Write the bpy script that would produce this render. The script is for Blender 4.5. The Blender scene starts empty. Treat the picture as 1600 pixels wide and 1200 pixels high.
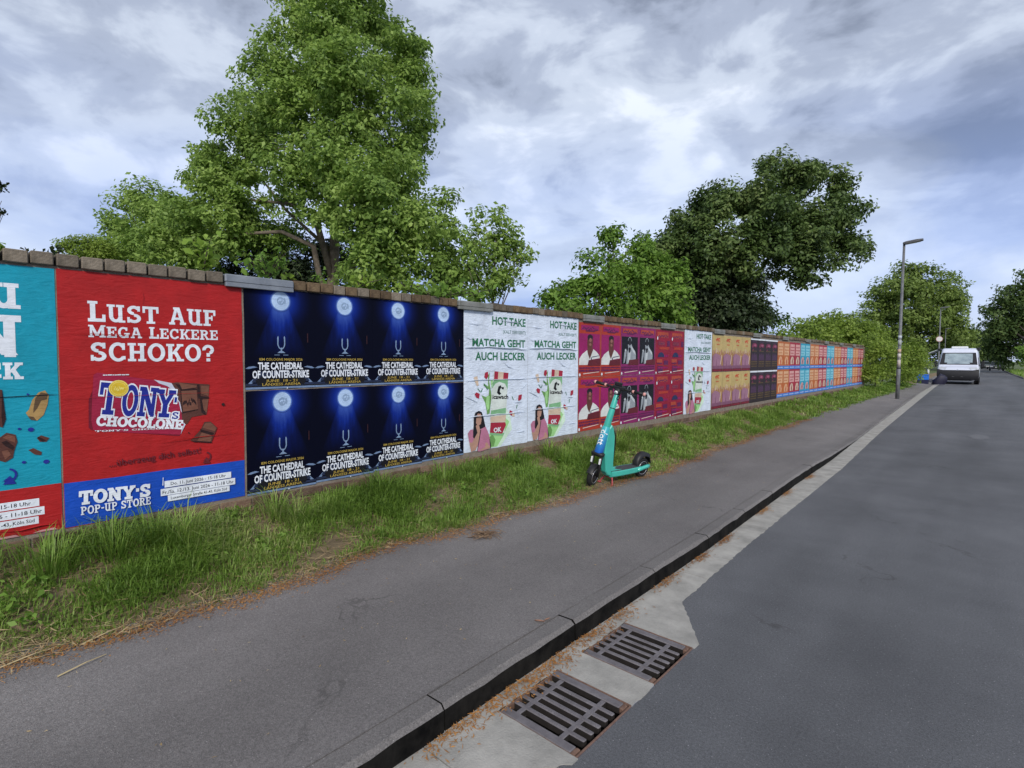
import bpy, math, random
import numpy as np
from mathutils import Matrix, Vector
R_ = math.radians
rng = np.random.default_rng(7)
random.seed(7)
scene = bpy.context.scene
col = scene.collection

# ------------------------------------------------------------------ camera
FPX = 845.41                       # focal length for a 1600 px wide picture
YAW, PITCH, ROLL = .7313, -.0477, .0047
CAM = np.array([4.5573, -.633, 1.6184])
_f = np.array([-math.sin(YAW)*math.cos(PITCH), math.cos(YAW)*math.cos(PITCH), math.sin(PITCH)])
_r0 = np.array([math.cos(YAW), math.sin(YAW), 0.])
_u0 = np.cross(_r0, _f)
_r = _r0*math.cos(ROLL) + _u0*math.sin(ROLL)
_u = -_r0*math.sin(ROLL) + _u0*math.cos(ROLL)
cam_d = bpy.data.cameras.new('camera'); cam = bpy.data.objects.new('camera', cam_d); col.objects.link(cam)
cam_d.sensor_width = 36; cam_d.lens = FPX/1600*36; cam_d.clip_end = 3000; cam_d.clip_start = .05
cam.matrix_world = Matrix(((_r[0], _u[0], -_f[0], CAM[0]), (_r[1], _u[1], -_f[1], CAM[1]), (_r[2], _u[2], -_f[2], CAM[2]), (0, 0, 0, 1)))
scene.camera = cam
scene.render.resolution_x = 1024; scene.render.resolution_y = 768

def ray(px, py): return _f + (px-800)/FPX*_r + (600-py)/FPX*_u
def at(px, py, Z): return CAM + ray(px, py)*Z
def on_wall(px, py, X=0.):
    d = ray(px, py); q = CAM + d*(X-CAM[0])/d[0]; return q[1], q[2]
def on_z(px, py, z):
    d = ray(px, py); return CAM + d*(z-CAM[2])/d[2]

# ------------------------------------------------------------------ light
SUN_EL, SUN_AZ = 33, 136            # azimuth clockwise from +y
world = bpy.data.worlds.new('World'); scene.world = world; world.use_nodes = True
nt = world.node_tree; N = nt.nodes; L = nt.links
for n in list(N): N.remove(n)
def nd(t, **k):
    n = N.new(t)
    for a, b in k.items(): setattr(n, a, b)
    return n
def mth(op, a, b=None, c=None, clamp=False):
    n = nd('ShaderNodeMath', operation=op, use_clamp=clamp)
    for i, v in enumerate((a, b, c)):
        if v is None: continue
        if isinstance(v, (int, float)): n.inputs[i].default_value = v
        else: L.new(v, n.inputs[i])
    return n.outputs[0]
def ramp(fac, stops, interp='EASE'):
    n = nd('ShaderNodeValToRGB'); cr = n.color_ramp; cr.interpolation = interp
    while len(cr.elements) < len(stops): cr.elements.new(.5)
    for e, (p, c) in zip(cr.elements, stops): e.position = p; e.color = (*c, 1)
    L.new(fac, n.inputs[0]); return n.outputs[0]
def mixc(fac, a, b):
    n = nd('ShaderNodeMix', data_type='RGBA')
    if isinstance(fac, (int, float)): n.inputs[0].default_value = fac
    else: L.new(fac, n.inputs[0])
    for i, v in ((6, a), (7, b)):
        if isinstance(v, tuple): n.inputs[i].default_value = (*v, 1)
        else: L.new(v, n.inputs[i])
    return n.outputs[2]
tc = nd('ShaderNodeTexCoord'); sep = nd('ShaderNodeSeparateXYZ'); L.new(tc.outputs['Generated'], sep.inputs[0])
zz = mth('MAXIMUM', sep.outputs[2], 0.0)
den = mth('ADD', zz, .42)
cmb = nd('ShaderNodeCombineXYZ'); L.new(mth('DIVIDE', sep.outputs[0], den), cmb.inputs[0]); L.new(mth('DIVIDE', sep.outputs[1], den), cmb.inputs[1])
def noise(scale, detail, rough, dist, off):
    mp = nd('ShaderNodeMapping'); mp.inputs['Location'].default_value = off
    mp.inputs['Scale'].default_value = (1.0, 1.0, 2.1)
    L.new(tc.outputs['Generated'], mp.inputs[0])
    n = nd('ShaderNodeTexNoise'); n.inputs['Scale'].default_value = scale; n.inputs['Detail'].default_value = detail
    n.inputs['Roughness'].default_value = rough; n.inputs['Distortion'].default_value = dist
    L.new(mp.outputs[0], n.inputs['Vector']); return n.outputs[0]
big = noise(1.75, 6, .5, .3, (3.1, 1.7, .4))
fine = noise(6.0, 9, .56, .3, (7.3, 2.2, 1.9))
cl = mth('ADD', mth('MULTIPLY', big, .68), mth('MULTIPLY', fine, .32))
cloud = ramp(cl, [(.37, (.82, .93, 1.2)), (.435, (1.4, 1.58, 2.05)), (.49, (2.35, 2.63, 3.3)), (.54, (3.45, 3.8, 4.45)), (.60, (4.9, 5.2, 5.75))])
hazec = mixc(ramp(noise(2.2, 6, .55, .6, (1.3, 9.2, .7)), [(.42, (0, 0, 0)), (.62, (1, 1, 1))]), (1.5, 2.15, 4.4), (3.0, 3.5, 4.9))
cloud = mixc(ramp(zz, [(.02, (1, 1, 1)), (.42, (0, 0, 0))], 'LINEAR'), cloud, hazec)
sky = nd('ShaderNodeTexSky', sky_type='NISHITA'); sky.sun_disc = False
sky.sun_elevation = R_(SUN_EL); sky.sun_rotation = R_(SUN_AZ)
skyc = mixc(.88, sky.outputs[0], cloud)
bg = nd('ShaderNodeBackground'); bg.inputs[1].default_value = .1; L.new(skyc, bg.inputs[0])
ow = nd('ShaderNodeOutputWorld'); L.new(bg.outputs[0], ow.inputs[0])

sd = bpy.data.lights.new('sun', 'SUN'); so = bpy.data.objects.new('sun', sd); col.objects.link(so)
sd.energy = 1.5; sd.angle = R_(11); sd.color = (1, .95, .87)
_az = R_(SUN_AZ); _el = R_(SUN_EL)
tosun = Vector((math.sin(_az)*math.cos(_el), math.cos(_az)*math.cos(_el), math.sin(_el)))
so.rotation_euler = tosun.to_track_quat('Z', 'Y').to_euler(); so.location = (20, -20, 30)
scene.view_settings.view_transform = 'Standard'; scene.view_settings.look = 'None'
scene.view_settings.exposure = 1.0; scene.view_settings.gamma = 1
scene.render.engine = 'CYCLES'
cy = scene.cycles; cy.max_bounces = 6; cy.diffuse_bounces = 3; cy.glossy_bounces = 2; cy.transmission_bounces = 4

# ------------------------------------------------------------------ materials
MATS = {}
def mat(name, c, rough=.7, var=0, vscale=8, bump=0, bscale=60, metal=0, spec=.4, c2=None, island=False, coat=0):
    if name in MATS: return MATS[name]
    m = bpy.data.materials.new(name); m.use_nodes = True; t = m.node_tree
    b = t.nodes['Principled BSDF']; b.inputs['Roughness'].default_value = rough; b.inputs['Metallic'].default_value = metal
    b.inputs['Specular IOR Level'].default_value = spec
    b.inputs['Coat Weight'].default_value = coat
    c = tuple(c); b.inputs['Base Color'].default_value = (*c, 1)
    if var or c2 or bump:
        co = t.nodes.new('ShaderNodeTexCoord')
    if var or c2:
        n = t.nodes.new('ShaderNodeTexNoise'); n.inputs['Scale'].default_value = vscale; n.inputs['Detail'].default_value = 7; n.inputs['Roughness'].default_value = .62
        t.links.new(co.outputs['Object'], n.inputs['Vector'])
        r = t.nodes.new('ShaderNodeValToRGB'); r.color_ramp.elements[0].position = .32; r.color_ramp.elements[1].position = .68
        lo = c if c2 else tuple(max(0, x*(1-var)) for x in c); hi = c2 if c2 else tuple(min(1, x*(1+var)) for x in c)
        r.color_ramp.elements[0].color = (*lo, 1); r.color_ramp.elements[1].color = (*hi, 1)
        t.links.new(n.outputs[0], r.inputs[0])
        src = r.outputs[0]
        if island:
            g = t.nodes.new('ShaderNodeObjectInfo'); h = t.nodes.new('ShaderNodeHueSaturation')
            mm = t.nodes.new('ShaderNodeMath'); mm.operation = 'MULTIPLY_ADD'; mm.inputs[1].default_value = .7; mm.inputs[2].default_value = .65
            t.links.new(g.outputs['Random'], mm.inputs[0]); t.links.new(mm.outputs[0], h.inputs['Value']); t.links.new(src, h.inputs['Color']); src = h.outputs[0]
        t.links.new(src, b.inputs['Base Color'])
    if bump:
        n2 = t.nodes.new('ShaderNodeTexNoise'); n2.inputs['Scale'].default_value = bscale; n2.inputs['Detail'].default_value = 5
        t.links.new(co.outputs['Object'], n2.inputs['Vector'])
        bp = t.nodes.new('ShaderNodeBump'); bp.inputs['Strength'].default_value = bump; bp.inputs['Distance'].default_value = .01
        t.links.new(n2.outputs[0], bp.inputs['Height']); t.links.new(bp.outputs[0], b.inputs['Normal'])
    MATS[name] = m; return m

def paper(name, c, rough=.55, wr=.25):
    """printed paper glued on brick: faint wrinkles, grain and fading"""
    if name in MATS: return MATS[name]
    m = bpy.data.materials.new(name); m.use_nodes = True; t = m.node_tree; b = t.nodes['Principled BSDF']
    b.inputs['Roughness'].default_value = rough; b.inputs['Specular IOR Level'].default_value = .3
    co = t.nodes.new('ShaderNodeTexCoord'); geo = t.nodes.new('ShaderNodeNewGeometry')
    n = t.nodes.new('ShaderNodeTexNoise'); n.inputs['Scale'].default_value = 5; n.inputs['Detail'].default_value = 8; n.inputs['Roughness'].default_value = .7
    t.links.new(geo.outputs['Position'], n.inputs['Vector'])
    h = t.nodes.new('ShaderNodeHueSaturation'); h.inputs['Color'].default_value = (*c, 1)
    mr = t.nodes.new('ShaderNodeMapRange'); mr.inputs[1].default_value = .25; mr.inputs[2].default_value = .75; mr.inputs[3].default_value = .78; mr.inputs[4].default_value = 1.22
    t.links.new(n.outputs[0], mr.inputs[0]); t.links.new(mr.outputs[0], h.inputs['Value']); t.links.new(h.outputs[0], b.inputs['Base Color'])
    mp = t.nodes.new('ShaderNodeMapping'); mp.inputs['Scale'].default_value = (1, 1, 3.2); t.links.new(geo.outputs['Position'], mp.inputs[0])
    w = t.nodes.new('ShaderNodeTexNoise'); w.inputs['Scale'].default_value = 9; w.inputs['Detail'].default_value = 4; w.inputs['Distortion'].default_value = 1.2
    t.links.new(mp.outputs[0], w.inputs['Vector'])
    bp = t.nodes.new('ShaderNodeBump'); bp.inputs['Strength'].default_value = wr; bp.inputs['Distance'].default_value = .02
    t.links.new(w.outputs[0], bp.inputs['Height']); t.links.new(bp.outputs[0], b.inputs['Normal'])
    MATS[name] = m; return m

def leafmat(name, stops, trans=.35, rough=.55):
    if name in MATS: return MATS[name]
    m = bpy.data.materials.new(name); m.use_nodes = True; t = m.node_tree; b = t.nodes['Principled BSDF']
    b.inputs['Roughness'].default_value = rough; b.inputs['Specular IOR Level'].default_value = .35
    g = t.nodes.new('ShaderNodeNewGeometry'); r = t.nodes.new('ShaderNodeValToRGB'); cr = r.color_ramp
    n = t.nodes.new('ShaderNodeTexNoise'); n.inputs['Scale'].default_value = .9; n.inputs['Detail'].default_value = 3
    t.links.new(g.outputs['Position'], n.inputs['Vector'])
    mx = t.nodes.new('ShaderNodeMath'); mx.operation = 'MULTIPLY_ADD'; mx.inputs[1].default_value = .45
    sc = t.nodes.new('ShaderNodeMath'); sc.operation = 'MULTIPLY_ADD'; sc.inputs[1].default_value = 1.3; sc.inputs[2].default_value = -.38
    t.links.new(n.outputs[0], sc.inputs[0]); t.links.new(g.outputs['Random Per Island'], mx.inputs[0]); t.links.new(sc.outputs[0], mx.inputs[2])
    while len(cr.elements) < len(stops): cr.elements.new(.5)
    for e, (p, c) in zip(cr.elements, stops): e.position = p; e.color = (*c, 1)
    t.links.new(mx.outputs[0], r.inputs[0]); t.links.new(r.outputs[0], b.inputs['Base Color'])
    tr = t.nodes.new('ShaderNodeBsdfTranslucent'); t.links.new(r.outputs[0], tr.inputs[0])
    ms = t.nodes.new('ShaderNodeMixShader'); ms.inputs[0].default_value = trans
    o = t.nodes['Material Output']; t.links.new(b.outputs[0], ms.inputs[1]); t.links.new(tr.outputs[0], ms.inputs[2]); t.links.new(ms.outputs[0], o.inputs[0])
    MATS[name] = m; return m

# ------------------------------------------------------------------ mesh helpers
class MB:
    def __init__(s): s.v = []; s.f = []
    def add(s, vs, fs):
        o = len(s.v); s.v += [tuple(map(float, v)) for v in vs]; s.f += [tuple(i+o for i in f) for f in fs]; return s
    def box(s, x0, x1, y0, y1, z0, z1):
        return s.add([(x0,y0,z0),(x1,y0,z0),(x1,y1,z0),(x0,y1,z0),(x0,y0,z1),(x1,y0,z1),(x1,y1,z1),(x0,y1,z1)],
                     [(3,2,1,0),(4,5,6,7),(0,1,5,4),(1,2,6,5),(2,3,7,6),(3,0,4,7)])
    def bbox(s, x0, x1, y0, y1, z0, z1, b=.01):
        """box with chamfered edges"""
        vs = []; 
        for (zz, i) in ((z0, b), (z0+b, 0), (z1-b, 0), (z1, b)):
            for (cx, cy) in ((x0, y0), (x1, y0), (x1, y1), (x0, y1)):
                sx = 1 if cx == x0 else -1; sy = 1 if cy == y0 else -1
                p = (cx+sx*(b+i), cy+sy*i); q = (cx+sx*i, cy+sy*(b+i))
                vs += [(*(q if (cx, cy) in ((x0, y0), (x1, y1)) else p), zz), (*(p if (cx, cy) in ((x0, y0), (x1, y1)) else q), zz)]
        fs = [tuple(range(7, -1, -1)), tuple(range(24, 32))]
        for k in range(3):
            for i in range(8): fs.append((k*8+i, k*8+(i+1) % 8, (k+1)*8+(i+1) % 8, (k+1)*8+i))
        return s.add(vs, fs)
    def tube(s, pts, rad, n=8, cap=True):
        pts = [np.array(p, float) for p in pts]; m = len(pts)
        if not hasattr(rad, '__len__'): rad = [rad]*m
        vs = []; up = np.array([.13, .31, .94])
        for i, p in enumerate(pts):
            t = pts[min(i+1, m-1)]-pts[max(i-1, 0)]; t = t/(np.linalg.norm(t)+1e-9)
            a = np.cross(t, up); 
            if np.linalg.norm(a) < .05: a = np.cross(t, np.array([1., 0, 0]))
            a /= np.linalg.norm(a); b = np.cross(t, a)
            for k in range(n):
                an = 2*math.pi*k/n; vs.append(p+(a*math.cos(an)+b*math.sin(an))*rad[i])
        fs = [(i*n+k, i*n+(k+1) % n, (i+1)*n+(k+1) % n, (i+1)*n+k) for i in range(m-1) for k in range(n)]
        if cap: fs += [tuple(range(n-1, -1, -1)), tuple((m-1)*n+k for k in range(n))]
        return s.add(vs, fs)
    def lathe(s, prof, n=24, axis='y', c=(0, 0, 0)):
        """prof: (radius, along) closed ring profile revolved about an axis"""
        vs = []; m = len(prof)
        for k in range(n):
            a = 2*math.pi*k/n
            for r, h in prof:
                p = (r*math.cos(a), h, r*math.sin(a)) if axis == 'y' else ((r*math.cos(a), r*math.sin(a), h) if axis == 'z' else (h, r*math.cos(a), r*math.sin(a)))
                vs.append((p[0]+c[0], p[1]+c[1], p[2]+c[2]))
        fs = [(k*m+i, k*m+(i+1) % m, ((k+1) % n)*m+(i+1) % m, ((k+1) % n)*m+i) for k in range(n) for i in range(m)]
        return s.add(vs, fs)
    def prism(s, poly, y0, y1, b=0):
        """(x,z) outline extruded along y"""
        n = len(poly)
        if b:
            c = np.mean(np.array(poly), 0); q = [tuple(np.array(p)+(c-np.array(p))/max(np.linalg.norm(c-np.array(p)), 1e-6)*b) for p in poly]
            rings = [(q, y0), (poly, y0+b), (poly, y1-b), (q, y1)]
        else: rings = [(poly, y0), (poly, y1)]
        vs = [(x, y, z) for pl, y in rings for x, z in pl]
        fs = [(k*n+i, (k+1)*n+i, (k+1)*n+(i+1) % n, k*n+(i+1) % n) for k in range(len(rings)-1) for i in range(n)]
        fs += [tuple(range(n)), tuple(reversed([(len(rings)-1)*n+i for i in range(n)]))]
        return s.add(vs, fs)
    def xf(s, M):
        s.v = [tuple(M @ Vector(v)) for v in s.v]; return s
    def mesh(s, name, m, smooth=False):
        me = bpy.data.meshes.new(name); me.from_pydata(s.v, [], s.f); me.update()
        if m: me.materials.append(m)
        if smooth: me.polygons.foreach_set('use_smooth', [True]*len(me.polygons))
        return me
    def build(s, name, m, parent=None, smooth=False, loc=None):
        return link(name, s.mesh(name, m, smooth), parent, loc)
def link(name, me, parent=None, loc=None):
    o = bpy.data.objects.new(name, me); col.objects.link(o)
    if parent is not None: o.parent = parent
    if loc is not None: o.location = loc
    return o
def np_mesh(name, V, F, m):
    me = bpy.data.meshes.new(name); V = np.ascontiguousarray(V, np.float32); F = np.ascontiguousarray(F, np.int32)
    me.vertices.add(len(V)); me.vertices.foreach_set('co', V.ravel())
    k = F.shape[1]; me.loops.add(F.size); me.loops.foreach_set('vertex_index', F.ravel())
    me.polygons.add(len(F)); me.polygons.foreach_set('loop_start', np.arange(0, F.size, k, dtype=np.int32))
    try: me.polygons.foreach_set('loop_total', np.full(len(F), k, np.int32))
    except Exception: pass
    me.update(calc_edges=True); me.materials.append(m); return me
def tag(o, label=None, cat=None, group=None, kind=None):
    if label: o['label'] = label
    if cat: o['category'] = cat
    if group: o['group'] = group
    if kind: o['kind'] = kind
    return o
def empty(name, loc=(0, 0, 0), rz=0):
    o = bpy.data.objects.new(name, None); col.objects.link(o); o.location = loc; o.rotation_euler = (0, 0, rz); o.empty_display_size = .1; return o
ORD = ['first', 'second', 'third', 'fourth', 'fifth', 'sixth', 'seventh', 'eighth', 'ninth', 'tenth', 'eleventh', 'twelfth']
# ================================================================== setting
YK = np.array([-6, .4, 1.87, 3.87, 6.9, 9.2, 12.1, 20.5, 33.4, 45, 70, 110, 230.])
XK = np.array([2.86, 2.84, 2.81, 2.78, 2.67, 2.62, 2.50, 2.18, 1.74, 1.45, 1.1, 0.4, -2.])
YG = np.array([-6, 2.74, 4.29, 5.9, 8.6, 13.5, 22, 42.8, 70, 110, 230.])
XG = np.array([3.06, 3.04, 2.98, 2.94, 2.88, 2.66, 2.38, 1.72, 1.3, .62, -1.75])
YR = np.array([-6, 20, 45, 65, 85, 110, 155, 230.]); XR = np.array([8.9, 8.2, 7.1, 6.3, 5.75, 5.3, 4.66, 3.8])
YE = np.array([-6, .4, 2, 3.5, 4.6, 5.9, 7.5, 9, 12, 18, 25, 32, 45, 230]); XE = np.array([.97, 1.03, 1.04, 1.10, 1.17, 1.22, 1.15, 1.08, 1.03, 1.0, .98, .95, .7, -4])
xk = lambda y: np.interp(y, YK, XK); xg = lambda y: np.interp(y, YG, XG); xr = lambda y: np.interp(y, YR, XR)
def wob(y, a=1.): return a*(.05*np.sin(y*2.1+.4)+.035*np.sin(y*5.3+1.1)+.025*np.sin(y*11.7)+.012*np.sin(y*27+2))
xe = lambda y: np.interp(y, YE, XE)+wob(np.asarray(y, float), .6)
zk = lambda y: np.interp(y, [8, 12], [.12, .03])          # kerb drops towards the lamp
def verge_z(x, y):
    t = np.clip(x/np.maximum(xe(y), .2), 0, 1)
    return .105+(.235+.06*np.clip(1.6-y, 0, 1))*(1-t)**1.2+.02*np.sin(x*9+y*3.1)*np.sin(y*4.3)*t*(1-t)*4
def sheet(name, m, xa, xb, ys, nx, zf, kind='structure'):
    V = []; F = []
    for y in ys:
        a, b = float(xa(y)), float(xb(y))
        for i in range(nx+1):
            x = a+(b-a)*i/nx; V.append((x, y, zf(x, y)))
    for j in range(len(ys)-1):
        for i in range(nx): F.append((j*(nx+1)+i, j*(nx+1)+i+1, (j+1)*(nx+1)+i+1, (j+1)*(nx+1)+i))
    mb = MB(); mb.v = [tuple(map(float, v)) for v in V]; mb.f = F
    o = mb.build(name, m, smooth=True); 
    if kind: o['kind'] = kind
    return o

def asphalt(name, c, c2, speck):
    m = bpy.data.materials.new(name); m.use_nodes = True; t = m.node_tree; b = t.nodes['Principled BSDF']
    b.inputs['Roughness'].default_value = .82; b.inputs['Specular IOR Level'].default_value = .35
    g = t.nodes.new('ShaderNodeNewGeometry')
    def nz(s, d, r=.6):
        n = t.nodes.new('ShaderNodeTexNoise'); n.inputs['Scale'].default_value = s; n.inputs['Detail'].default_value = d; n.inputs['Roughness'].default_value = r
        t.links.new(g.outputs['Position'], n.inputs['Vector']); return n.outputs[0]
    def rp(f, a, ca, bb, cb):
        r = t.nodes.new('ShaderNodeValToRGB'); r.color_ramp.elements[0].position = a; r.color_ramp.elements[1].position = bb
        r.color_ramp.elements[0].color = (*ca, 1); r.color_ramp.elements[1].color = (*cb, 1); t.links.new(f, r.inputs[0]); return r.outputs[0]
    def mx(f, a, bb, mode='MIX'):
        n = t.nodes.new('ShaderNodeMix'); n.data_type = 'RGBA'; n.blend_type = mode
        if isinstance(f, float): n.inputs[0].default_value = f
        else: t.links.new(f, n.inputs[0])
        for i, v in ((6, a), (7, bb)):
            if isinstance(v, tuple): n.inputs[i].default_value = (*v, 1)
            else: t.links.new(v, n.inputs[i])
        return n.outputs[2]
    base = rp(nz(.9, 8, .65), .3, c, .7, c2)
    base = mx(.8, base, rp(nz(230, 3, .7), .3, (.5,)*3, .72, (1.5,)*3), 'MULTIPLY')
    base = mx(.6, base, rp(nz(85, 4, .75), .36, (.62,)*3, .66, (1.42,)*3), 'MULTIPLY')
    vo = t.nodes.new('ShaderNodeTexVoronoi'); vo.inputs['Scale'].default_value = 60; t.links.new(g.outputs['Position'], vo.inputs['Vector'])
    sm = t.nodes.new('ShaderNodeMath'); sm.operation = 'LESS_THAN'; sm.inputs[1].default_value = .13; t.links.new(vo.outputs['Distance'], sm.inputs[0])
    se = t.nodes.new('ShaderNodeSeparateColor'); t.links.new(vo.outputs['Color'], se.inputs[0])
    s2 = t.nodes.new('ShaderNodeMath'); s2.operation = 'GREATER_THAN'; s2.inputs[1].default_value = .8; t.links.new(se.outputs[0], s2.inputs[0])
    s3 = t.nodes.new('ShaderNodeMath'); s3.operation = 'MULTIPLY'; t.links.new(sm.outputs[0], s3.inputs[0]); t.links.new(s2.outputs[0], s3.inputs[1])
    base = mx(s3.outputs[0], base, speck)
    mpx = t.nodes.new('ShaderNodeMapping'); mpx.inputs['Scale'].default_value = (1.1, .12, 1); t.links.new(g.outputs['Position'], mpx.inputs[0])
    lw = t.nodes.new('ShaderNodeTexNoise'); lw.inputs['Scale'].default_value = 1; lw.inputs['Detail'].default_value = 5; t.links.new(mpx.outputs[0], lw.inputs['Vector'])
    base = mx(1.0, base, rp(lw.outputs[0], .33, (.80,)*3, .67, (1.20,)*3), 'MULTIPLY')
    # hairline cracks
    v2 = t.nodes.new('ShaderNodeTexVoronoi'); v2.feature = 'DISTANCE_TO_EDGE'; v2.inputs['Scale'].default_value = .55
    wn = t.nodes.new('ShaderNodeTexNoise'); wn.inputs['Scale'].default_value = 3; wn.inputs['Detail'].default_value = 6; t.links.new(g.outputs['Position'], wn.inputs['Vector'])
    va = t.nodes.new('ShaderNodeVectorMath'); va.operation = 'MULTIPLY_ADD'; va.inputs[1].default_value = (.5, .5, .5)
    t.links.new(wn.outputs['Color'], va.inputs[0]); t.links.new(g.outputs['Position'], va.inputs[2]); t.links.new(va.outputs[0], v2.inputs['Vector'])
    ck = rp(v2.outputs['Distance'], .0015, (1,)*3, .005, (0,)*3)
    ckm = t.nodes.new('ShaderNodeMath'); ckm.operation = 'MULTIPLY'; t.links.new(ck, ckm.inputs[0]); t.links.new(rp(nz(1.3, 3), .52, (0,)*3, .62, (.55,)*3), ckm.inputs[1])
    base = mx(ckm.outputs[0], base, (.035, .033, .032))
    t.links.new(base, b.inputs['Base Color'])
    bp = t.nodes.new('ShaderNodeBump'); bp.inputs['Strength'].default_value = .7; bp.inputs['Distance'].default_value = .006
    t.links.new(nz(210, 4), bp.inputs['Height']); t.links.new(bp.outputs[0], b.inputs['Normal']); return m
m_walk = asphalt('footway_asphalt', (.134, .125, .123), (.186, .174, .170), (.36, .34, .33))
m_road = asphalt('road_asphalt', (.080, .082, .089), (.122, .125, .134), (.27, .27, .28))
m_conc = mat('gutter_concrete', (.235, .228, .21), .9, c2=(.39, .375, .345), vscale=5, bump=.4, bscale=120)
m_kerbtop = mat('kerb_stone', (.125, .119, .117), .9, c2=(.185, .176, .172), vscale=6, bump=.5, bscale=130)
m_soil = mat('verge_soil', (.10, .075, .045), .95, c2=(.20, .15, .085), vscale=9, bump=.8, bscale=40)
m_field = mat('field_grass', (.055, .085, .022), .95, c2=(.11, .14, .045), vscale=1.5, bump=.6, bscale=20)

# ground on both sides of the road, out to the horizon
g = MB()
ys = [-60, -6, 20, 45, 65, 85, 110, 155, 230, 900]
for a, b in zip(ys[:-1], ys[1:]):
    g.add([(-900, a, .06), (-.14, a, .06), (-.14, b, .06), (-900, b, .06)], [(0, 1, 2, 3)])
    ra, rb = float(xr(a)), float(xr(b))
    g.add([(ra-.02, a, .05), (900, a, .05), (900, b, .05), (rb-.02, b, .05)], [(0, 1, 2, 3)])
    if a >= 230: g.add([(-.14, a, .05), (ra-.02, a, .05), (rb-.02, b, .05), (-.14, b, .05)], [(0, 1, 2, 3)])
tag(g.build('ground', m_field), kind='structure')

# verge (soil under the grass)
yv = np.concatenate([np.arange(-3, 12, .12), np.arange(12, 45, .4), np.arange(45, 120, 4.)])
sheet('verge', m_soil, lambda y: -.2, lambda y: xe(y)+.05, yv, 14, lambda x, y: float(verge_z(max(x, 0), y)))
# footway
yw = np.concatenate([np.arange(-3, 14, .25), np.arange(14, 231, 1.5)])
def walk_z(x, y):
    k = float(xk(y))-.12; e = float(xe(y))
    t = max(0, min(1, (x-e)/max(k-e, .1))); return .121*(1-t)+(float(zk(y))+.001)*t if y > 8 else .121
sheet('footway', m_walk, lambda y: xe(y)-.12, lambda y: xk(y)-.114, yw, 6, walk_z)
# kerb stones, one metre each
m_kerbtop = asphalt('kerb_stone_top', (.136, .127, .124), (.192, .180, .174), (.36, .34, .33))
kerb = empty('kerb'); kerb['kind'] = 'structure'
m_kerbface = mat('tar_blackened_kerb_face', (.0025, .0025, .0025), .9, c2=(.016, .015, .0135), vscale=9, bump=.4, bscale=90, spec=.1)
yj = -2.13; kmesh = []
klen = 1.0
while yj < 118:
    klen = 1.0 if yj < 30 else 4.; y1 = yj+klen-.01; m = MB()
    ns = 8; pa = list(np.linspace(yj-.002, y1-.0015, ns+1)); jx = rng.uniform(-.003, .003)
    V = []
    for y in pa:
        x = float(xk(y))+jx*.6+rng.normal()*.0008; z = float(zk(y))+jx*.4+rng.normal()*.0009
        V += [(x-.145, y, -.1), (x-.145, y, z-.004), (x-.018-abs(rng.normal())*.004, y, z), (x, y, z-.018-abs(rng.normal())*.004), (x+.008, y, -.1)]
    F = []
    for j in range(ns):
        for i in range(4): F.append((j*5+i, j*5+i+1, (j+1)*5+i+1, (j+1)*5+i))
    F += [(4, 3, 2, 1, 0), tuple(ns*5+i for i in range(5))]
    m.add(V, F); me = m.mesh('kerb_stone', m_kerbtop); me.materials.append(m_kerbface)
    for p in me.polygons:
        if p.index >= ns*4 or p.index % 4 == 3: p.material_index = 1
    link('kerb_stone', me, kerb); yj += klen
bed = MB(); yb_ = np.concatenate([np.arange(-3, 30, 1.), np.arange(30, 122, 4.)])
bed.add([v for y in yb_ for v in ((float(xk(y))-.2, y, float(zk(y))-.03), (float(xk(y))-.008, y, float(zk(y))-.03), (float(xk(y))-.008, y, -.1))], [q for i in range(len(yb_)-1) for q in ((i*3, i*3+1, i*3+4, i*3+3), (i*3+1, i*3+2, i*3+5, i*3+4))])
bed.build('kerb_bed', mat('dark_mortar', (.035, .033, .03), .95), kerb)
# gutter slabs and drain aprons
G1 = (1.125, 1.565); G2 = (1.795, 2.245); GX0, GX1 = 2.905, 3.34
gut = empty('gutter'); gut['kind'] = 'structure'
def slab(poly, z=.004, name='gutter_slab'):
    q_ = []
    for (xa_, ya_), (xb_, yb_) in zip(poly, poly[1:]+poly[:1]):
        q_.append((xa_, ya_)); ln_ = math.hypot(xb_-xa_, yb_-ya_); k_ = int(ln_/.035) if ya_ < 14 else 0
        am = .0008 if abs(yb_-ya_) < .02 else .0045
        for i_ in range(1, k_): t_ = i_/k_; q_.append((xa_+(xb_-xa_)*t_+rng.normal()*am*(abs(yb_-ya_) > .02), ya_+(yb_-ya_)*t_+rng.normal()*am*(abs(yb_-ya_) <= .02)))
    poly = q_
    n = len(poly); vs = [(x, y, z) for x, y in poly]+[(x, y, -.12) for x, y in poly]
    m = MB().add(vs, [tuple(range(n))]+[(i, n+i, n+(i+1) % n, (i+1) % n) for i in range(n)]); return m.build(name, m_conc, gut)
kx = lambda y: float(xk(y))-.03
slab([(kx(-3), -3), (float(xg(-3)), -3), (3.05, .74), (kx(.74), .74)])
slab([(kx(.745), .745), (3.065, .745), (3.352, 1.08), (3.352, G1[0]-.004), (kx(G1[0]), G1[0]-.004)], name='apron_slab')
slab([(kx(G1[0]), G1[0]), (GX0, G1[0]), (GX0, G1[1]), (kx(G1[1]), G1[1])], name='apron_slab')
slab([(kx(G1[1]), G1[1]+.004), (3.345, G1[1]+.004), (3.35, 1.68), (3.34, G2[0]-.004), (kx(G2[0]), G2[0]-.004)], .003, name='apron_slab')
slab([(kx(G2[0]), G2[0]), (GX0, G2[0]), (GX0, G2[1]), (kx(G2[1]), G2[1])], name='apron_slab')
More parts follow.
